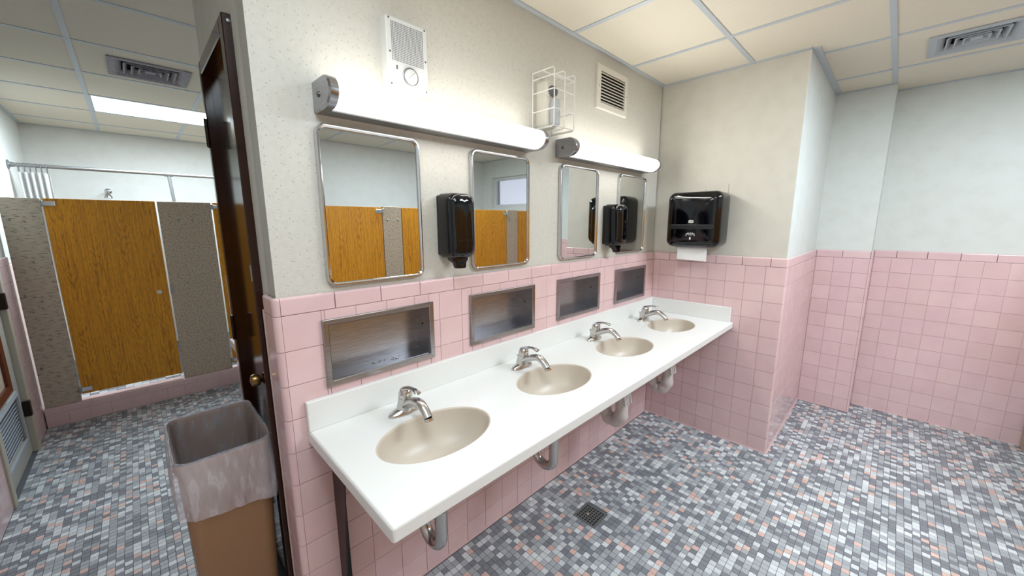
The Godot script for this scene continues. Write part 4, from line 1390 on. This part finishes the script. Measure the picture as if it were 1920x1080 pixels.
	# paper towel dispenser, facing -x
	var td := thing("towel_dispenser", "glossy black paper towel dispenser with a white sheet hanging out", "towel dispenser", Vector3(2.772 + T, 1.478, 0.312))
	var face := Basis(Vector3(0, 0, 1), Vector3.UP, Vector3(-1, 0, 0))
	rings = []
	for q in [[0.310, 0.330, 0.036, 0.0], [0.324, 0.344, 0.042, 0.02], [0.330, 0.348, 0.046, 0.10]]:
		rings.append(ring3(rr(q[0], q[1], q[2], 8), q[3]))
	for k in range(0, 7):
		var a := PI * 0.5 * k / 6.0
		var ins := 0.045 * (1 - cos(a))
		rings.append(ring3(rr(0.330 - 2 * ins, 0.348 - 2 * ins, 0.046 - ins * 0.7, 8), 0.150 + 0.045 * sin(a)))
	rings.append(ring3(rr(0.12, 0.13, 0.01, 8), 0.1985))
	loft(rings)
	part("cover", M.black_gloss, td, 50.0, Vector3.ZERO, face)
	cbox(Vector3(0, -0.168, 0.105), Vector3(0.205, 0.016, 0.15), 0.004)
	part("tear_bar", M.grey_plastic, td, 20.0, Vector3.ZERO, face)
	var pv := []
	var n := 40
	for row in 2:
		pv.append([])
	for i in n + 1:
		var s := float(i) / n
		var x := -0.092 + 0.184 * s
		var saw := 0.0045 * absf(fposmod(s * 9.0, 1.0) - 0.5) * 2.0
		pv[0].append(Vector3(x, -0.170, 0.150 + 0.002 * sin(s * 5.0)))
		pv[1].append(Vector3(x + 0.004, -0.258 + saw - 0.006 * s, 0.160 + 0.005 * sin(s * 6.0)))
	for i in n:
		quad(pv[0][i], pv[1][i], pv[1][i + 1], pv[0][i + 1])
	for i in n:
		var e := Vector3(0, 0, -0.0006)
		quad(pv[0][i + 1] + e, pv[1][i + 1] + e, pv[1][i] + e, pv[0][i] + e)
	var pp := part("paper_sheet", M.paper, td, 60.0, Vector3.ZERO, face)
	pp.set_meta("label", "white paper sheet with serrated edge")
	# lower smoked window with the roll behind it: a slightly raised clear band
	soft_box(0.262, 0.030, 0.006, 0.012, 0.003, 5)
	part("roll_window", M.roll_grey, td, 40.0, face * Vector3(0, -0.045, 0.1935), face)
	logo(td, face * Vector3(0.0, -0.012, 0.1985), 0.030, face)
	icon(td, face * Vector3(0.0, -0.085, 0.1960), face)

func text_on(parent: Node3D, at: Vector3, size: float, b: Basis, words: String, m: Material) -> void:
	var t := TextMesh.new()
	t.text = words
	var fnt := SystemFont.new()
	fnt.font_names = PackedStringArray(["Droid Sans"])
	fnt.font_weight = 700
	t.font = fnt
	t.font_size = 32
	t.pixel_size = size / 32.0
	t.depth = 0.0008
	inst("lettering", t, m, parent, at, b)

func logo(parent: Node3D, at: Vector3, w: float, b: Basis) -> void:      # small white plaque with the maker's lettering
	extrude(rr(w, w * 0.55, w * 0.18, 4), 0.0, 0.0012)
	part("logo_plate", M.white_mark, parent, 20.0, at, b)
	text_on(parent, at + b * Vector3(0, 0, 0.0014), w * 0.40, b, "Tork", M.dark_plastic)

func icon(parent: Node3D, at: Vector3, b: Basis) -> void:      # two hands pulling a sheet, and an arrow
	var k := 0.001
	for q in [[-0.014, 0.010, 0.003, 0.020], [0.014, 0.010, 0.003, 0.020], [0.0, 0.019, 0.030, 0.003], [0.0, 0.006, 0.007, 0.018], [0.0, -0.010, 0.030, 0.003], [-0.020, -0.004, 0.008, 0.003], [0.020, -0.004, 0.008, 0.003], [-0.025, -0.011, 0.003, 0.014], [0.025, -0.011, 0.003, 0.014], [-0.013, 0.0, 0.010, 0.004], [0.013, 0.0, 0.010, 0.004]]:
		cbox(Vector3(q[0], q[1], k), Vector3(q[2], q[3], 0.0012))
	extrude(PackedVector2Array([Vector2(-0.007, -0.030), Vector2(0.007, -0.030), Vector2(0.0, -0.022)]), 0.0004, 0.0016)
	cbox(Vector3(0, -0.035, k), Vector3(0.008, 0.011, 0.0012))
	part("towel_symbol", M.white_mark, parent, 20.0, at, b)

# ------------------------------------------------------------------ bin, drain, ceiling fittings
func bin() -> void:
	var c := Vector3(0.198, 0, -0.370)
	var b := thing("waste_bin", "tall tan plastic waste bin beside the pink wall end", "bin", c)
	var sect := func(w: float, d: float, y: float, r: float) -> PackedVector3Array:
		return PackedVector3Array(Array(rr(w, d, r, 6)).map(func(p): return Vector3(p.x, y, p.y)))
	loft([sect.call(0.196, 0.322, 0.0, 0.03), sect.call(0.200, 0.326, 0.006, 0.032), sect.call(0.244, 0.384, 0.742, 0.04), sect.call(0.240, 0.380, 0.746, 0.038), sect.call(0.234, 0.374, 0.742, 0.036), sect.call(0.192, 0.318, 0.012, 0.03)])
	part("body", M.tan_bin, b)
	loft([sect.call(0.244, 0.384, 0.712, 0.04), sect.call(0.252, 0.392, 0.716, 0.042), sect.call(0.254, 0.394, 0.744, 0.042), sect.call(0.248, 0.388, 0.750, 0.04), sect.call(0.242, 0.382, 0.746, 0.038), sect.call(0.242, 0.382, 0.714, 0.038)], false, true)
	part("rim", M.tan_bin, b)
	# bag folded over the rim: skirt outside, lining inside
	var bag := thing("bin_bag", "thin translucent bag folded over the waste bin rim", "bin bag", c)
	var fz := FastNoiseLite.new()
	fz.seed = 31
	fz.frequency = 1.0
	var make := func(rows: Array) -> void:
		var grid := []
		for q in rows:
			var ring := PackedVector3Array()
			var o := even(rr(q[0], q[1], q[3], 8), 150)
			for i in o.size():
				var a := TAU * i / o.size()
				var nd := o[i].normalized()
				var wob: float = q[4] * (fz.get_noise_2d(cos(a) * 3.0 + 20.0, sin(a) * 3.0 + q[2] * 4.0) + 0.5 * fz.get_noise_2d(cos(a) * 9.0 + 50.0, sin(a) * 9.0 + q[2] * 2.0))
				var yy: float = q[2] + q[5] * (0.45 * cos(a - 2.2) + 0.25 * fz.get_noise_2d(cos(a) * 1.3 + 9.0, sin(a) * 1.3))
				ring.append(Vector3(o[i].x + nd.x * wob, yy, o[i].y + nd.y * wob))
			grid.append(ring)
		loft(grid, false, false, false)
	var rows := []
	for k in 11:
		var f := k / 10.0
		rows.append([0.262 + 0.012 * sin(f * 3.0), 0.402 + 0.012 * sin(f * 3.0), 0.752 - 0.205 * f, 0.045, 0.001 + 0.009 * f, 0.06 * f])
	make.call(rows)
	part("skirt", M.bag_film, bag, 70.0)
	rows = [[0.262, 0.402, 0.752, 0.045, 0.001, 0.0], [0.256, 0.396, 0.757, 0.043, 0.001, 0.0], [0.246, 0.386, 0.757, 0.041, 0.001, 0.0], [0.234, 0.374, 0.750, 0.038, 0.001, 0.0]]
	for k in range(1, 13):
		var f := k / 12.0
		rows.append([0.228 - 0.045 * f, 0.368 - 0.060 * f, 0.745 - 0.60 * f, 0.036, 0.007, 0.0])
	make.call(rows)
	part("lining", M.bag_film_inside, bag, 70.0)

	# floor drain
	var d := thing("floor_drain", "square black floor drain grate in the mosaic floor", "drain", Vector3(1.548, 0, 0.310))
	X = Transform3D(Basis(Vector3.RIGHT, -PI / 2), Vector3.ZERO)
	frame_sweep(0.128, 0.128, 0.0, [Vector2(0, -0.004), Vector2(0, 0.0008), Vector2(-0.010, 0.0008), Vector2(-0.010, -0.004)], 1)
	part("rim", M.drain_grey, d, 20.0)
	cbox(Vector3(0, -0.0012, 0), Vector3(0.112, 0.001, 0.112))
	part("pit", M.duct_black, d, 20.0)
	for i in 8:
		cbox(Vector3(-0.0525 + i * 0.015, -0.0002, 0), Vector3(0.0055, 0.0014, 0.108), 0.0003)
		part("bar", M.drain_grey, d, 20.0)
	for i in 8:
		cbox(Vector3(0, -0.0004, -0.0525 + i * 0.015), Vector3(0.108, 0.0012, 0.0055), 0.0003)
		part("bar", M.drain_grey, d, 20.0)
	X = Transform3D(Basis(), Vector3(-0.005, 0.0008, -0.012))
	lathe([Vector2(0.006, 0), Vector2(0.005, 0.002), Vector2(0.001, 0.003)], 7)
	part("litter", M.floor_tile_3, d)

	# ceiling light panels; the second, above the camera, is an added fill
	for i in 3:
		var at: Vector3 = [Vector3(0.55, HC, -3.264), Vector3(PANELS[0].x, HC, PANELS[0].y), Vector3(PANELS[1].x, HC, PANELS[1].y)][i]
		var l := thing("ceiling_light", ["lit rectangular ceiling light panel over the showers", "added unseen ceiling light panel above the camera, brightening corridor and bin", "lit rectangular ceiling light panel over the stall fronts behind the camera"][i], "ceiling light", at, "ceiling light panels")
		if i == 1: l.rotation.y = PI / 2
		X = Transform3D(Basis(Vector3.RIGHT, PI / 2), Vector3(0, 0.004, 0))
		frame_sweep(1.176, 0.574, 0.0, [Vector2(0, -0.03), Vector2(0, 0.003), Vector2(-0.020, 0.003), Vector2(-0.020, -0.03)], 1)
		part("frame", M.tee_metal, l, 20.0)
		cbox(Vector3(0, 0.004, 0), Vector3(1.138, 0.006, 0.536))
		part("diffuser", M.panel_glow, l, 20.0)
		cbox(Vector3(0, 0.03, 0), Vector3(1.17, 0.01, 0.57))
		part("housing", M.white_plastic, l, 20.0)

	# ceiling air diffusers: nested square cones
	for i in 2:
		var at: Vector3 = [Vector3(0.272, HC, -2.120), Vector3(3.235, HC, 1.405)][i]
		var half: float = [0.183, 0.168][i]
		var m: Material = [M.vent_dust, M.vent_grey][i]
		var a := thing("air_diffuser", ["dusty square ceiling air diffuser in the corridor", "square grey ceiling air diffuser near the pillar"][i], "vent", at, "ceiling air diffusers")
		X = Transform3D(Basis(Vector3.RIGHT, PI / 2), Vector3.ZERO)
		frame_sweep(half * 2, half * 2, 0.0, [Vector2(0, -0.001), Vector2(0, 0.005), Vector2(-0.03, 0.006), Vector2(-0.055, -0.012), Vector2(-0.06, -0.020), Vector2(-0.03, -0.001)], 1)
		part("flange", m, a, 20.0)
		cbox(Vector3(0, 0.042, 0), Vector3(half * 1.8, 0.006, half * 1.8))
		part("duct_back", M.duct_black, a, 20.0)
		for k in 3:
			var w: float = (half - 0.058) * 2.0 * [0.93, 0.66, 0.40][k]
			X = Transform3D(Basis(Vector3.RIGHT, PI / 2), Vector3.ZERO)
			frame_sweep(w, w, 0.0, [Vector2(0.0, 0.006), Vector2(0.003, 0.004), Vector2(-0.014, -0.022), Vector2(-0.017, -0.022), Vector2(-0.004, 0.004)], 1)
			part("cone", m, a, 20.0)
		var w2: float = (half - 0.058) * 0.36
		cbox(Vector3(0, -0.001, 0), Vector3(w2, 0.002, w2))
		part("centre_plate", m, a, 20.0)

func _ready() -> void:
	rng.seed = 1
	materials()
	stage()
	structure()
	doors()
	stalls()
	shower()
	counter()
	fittings()
	bin()
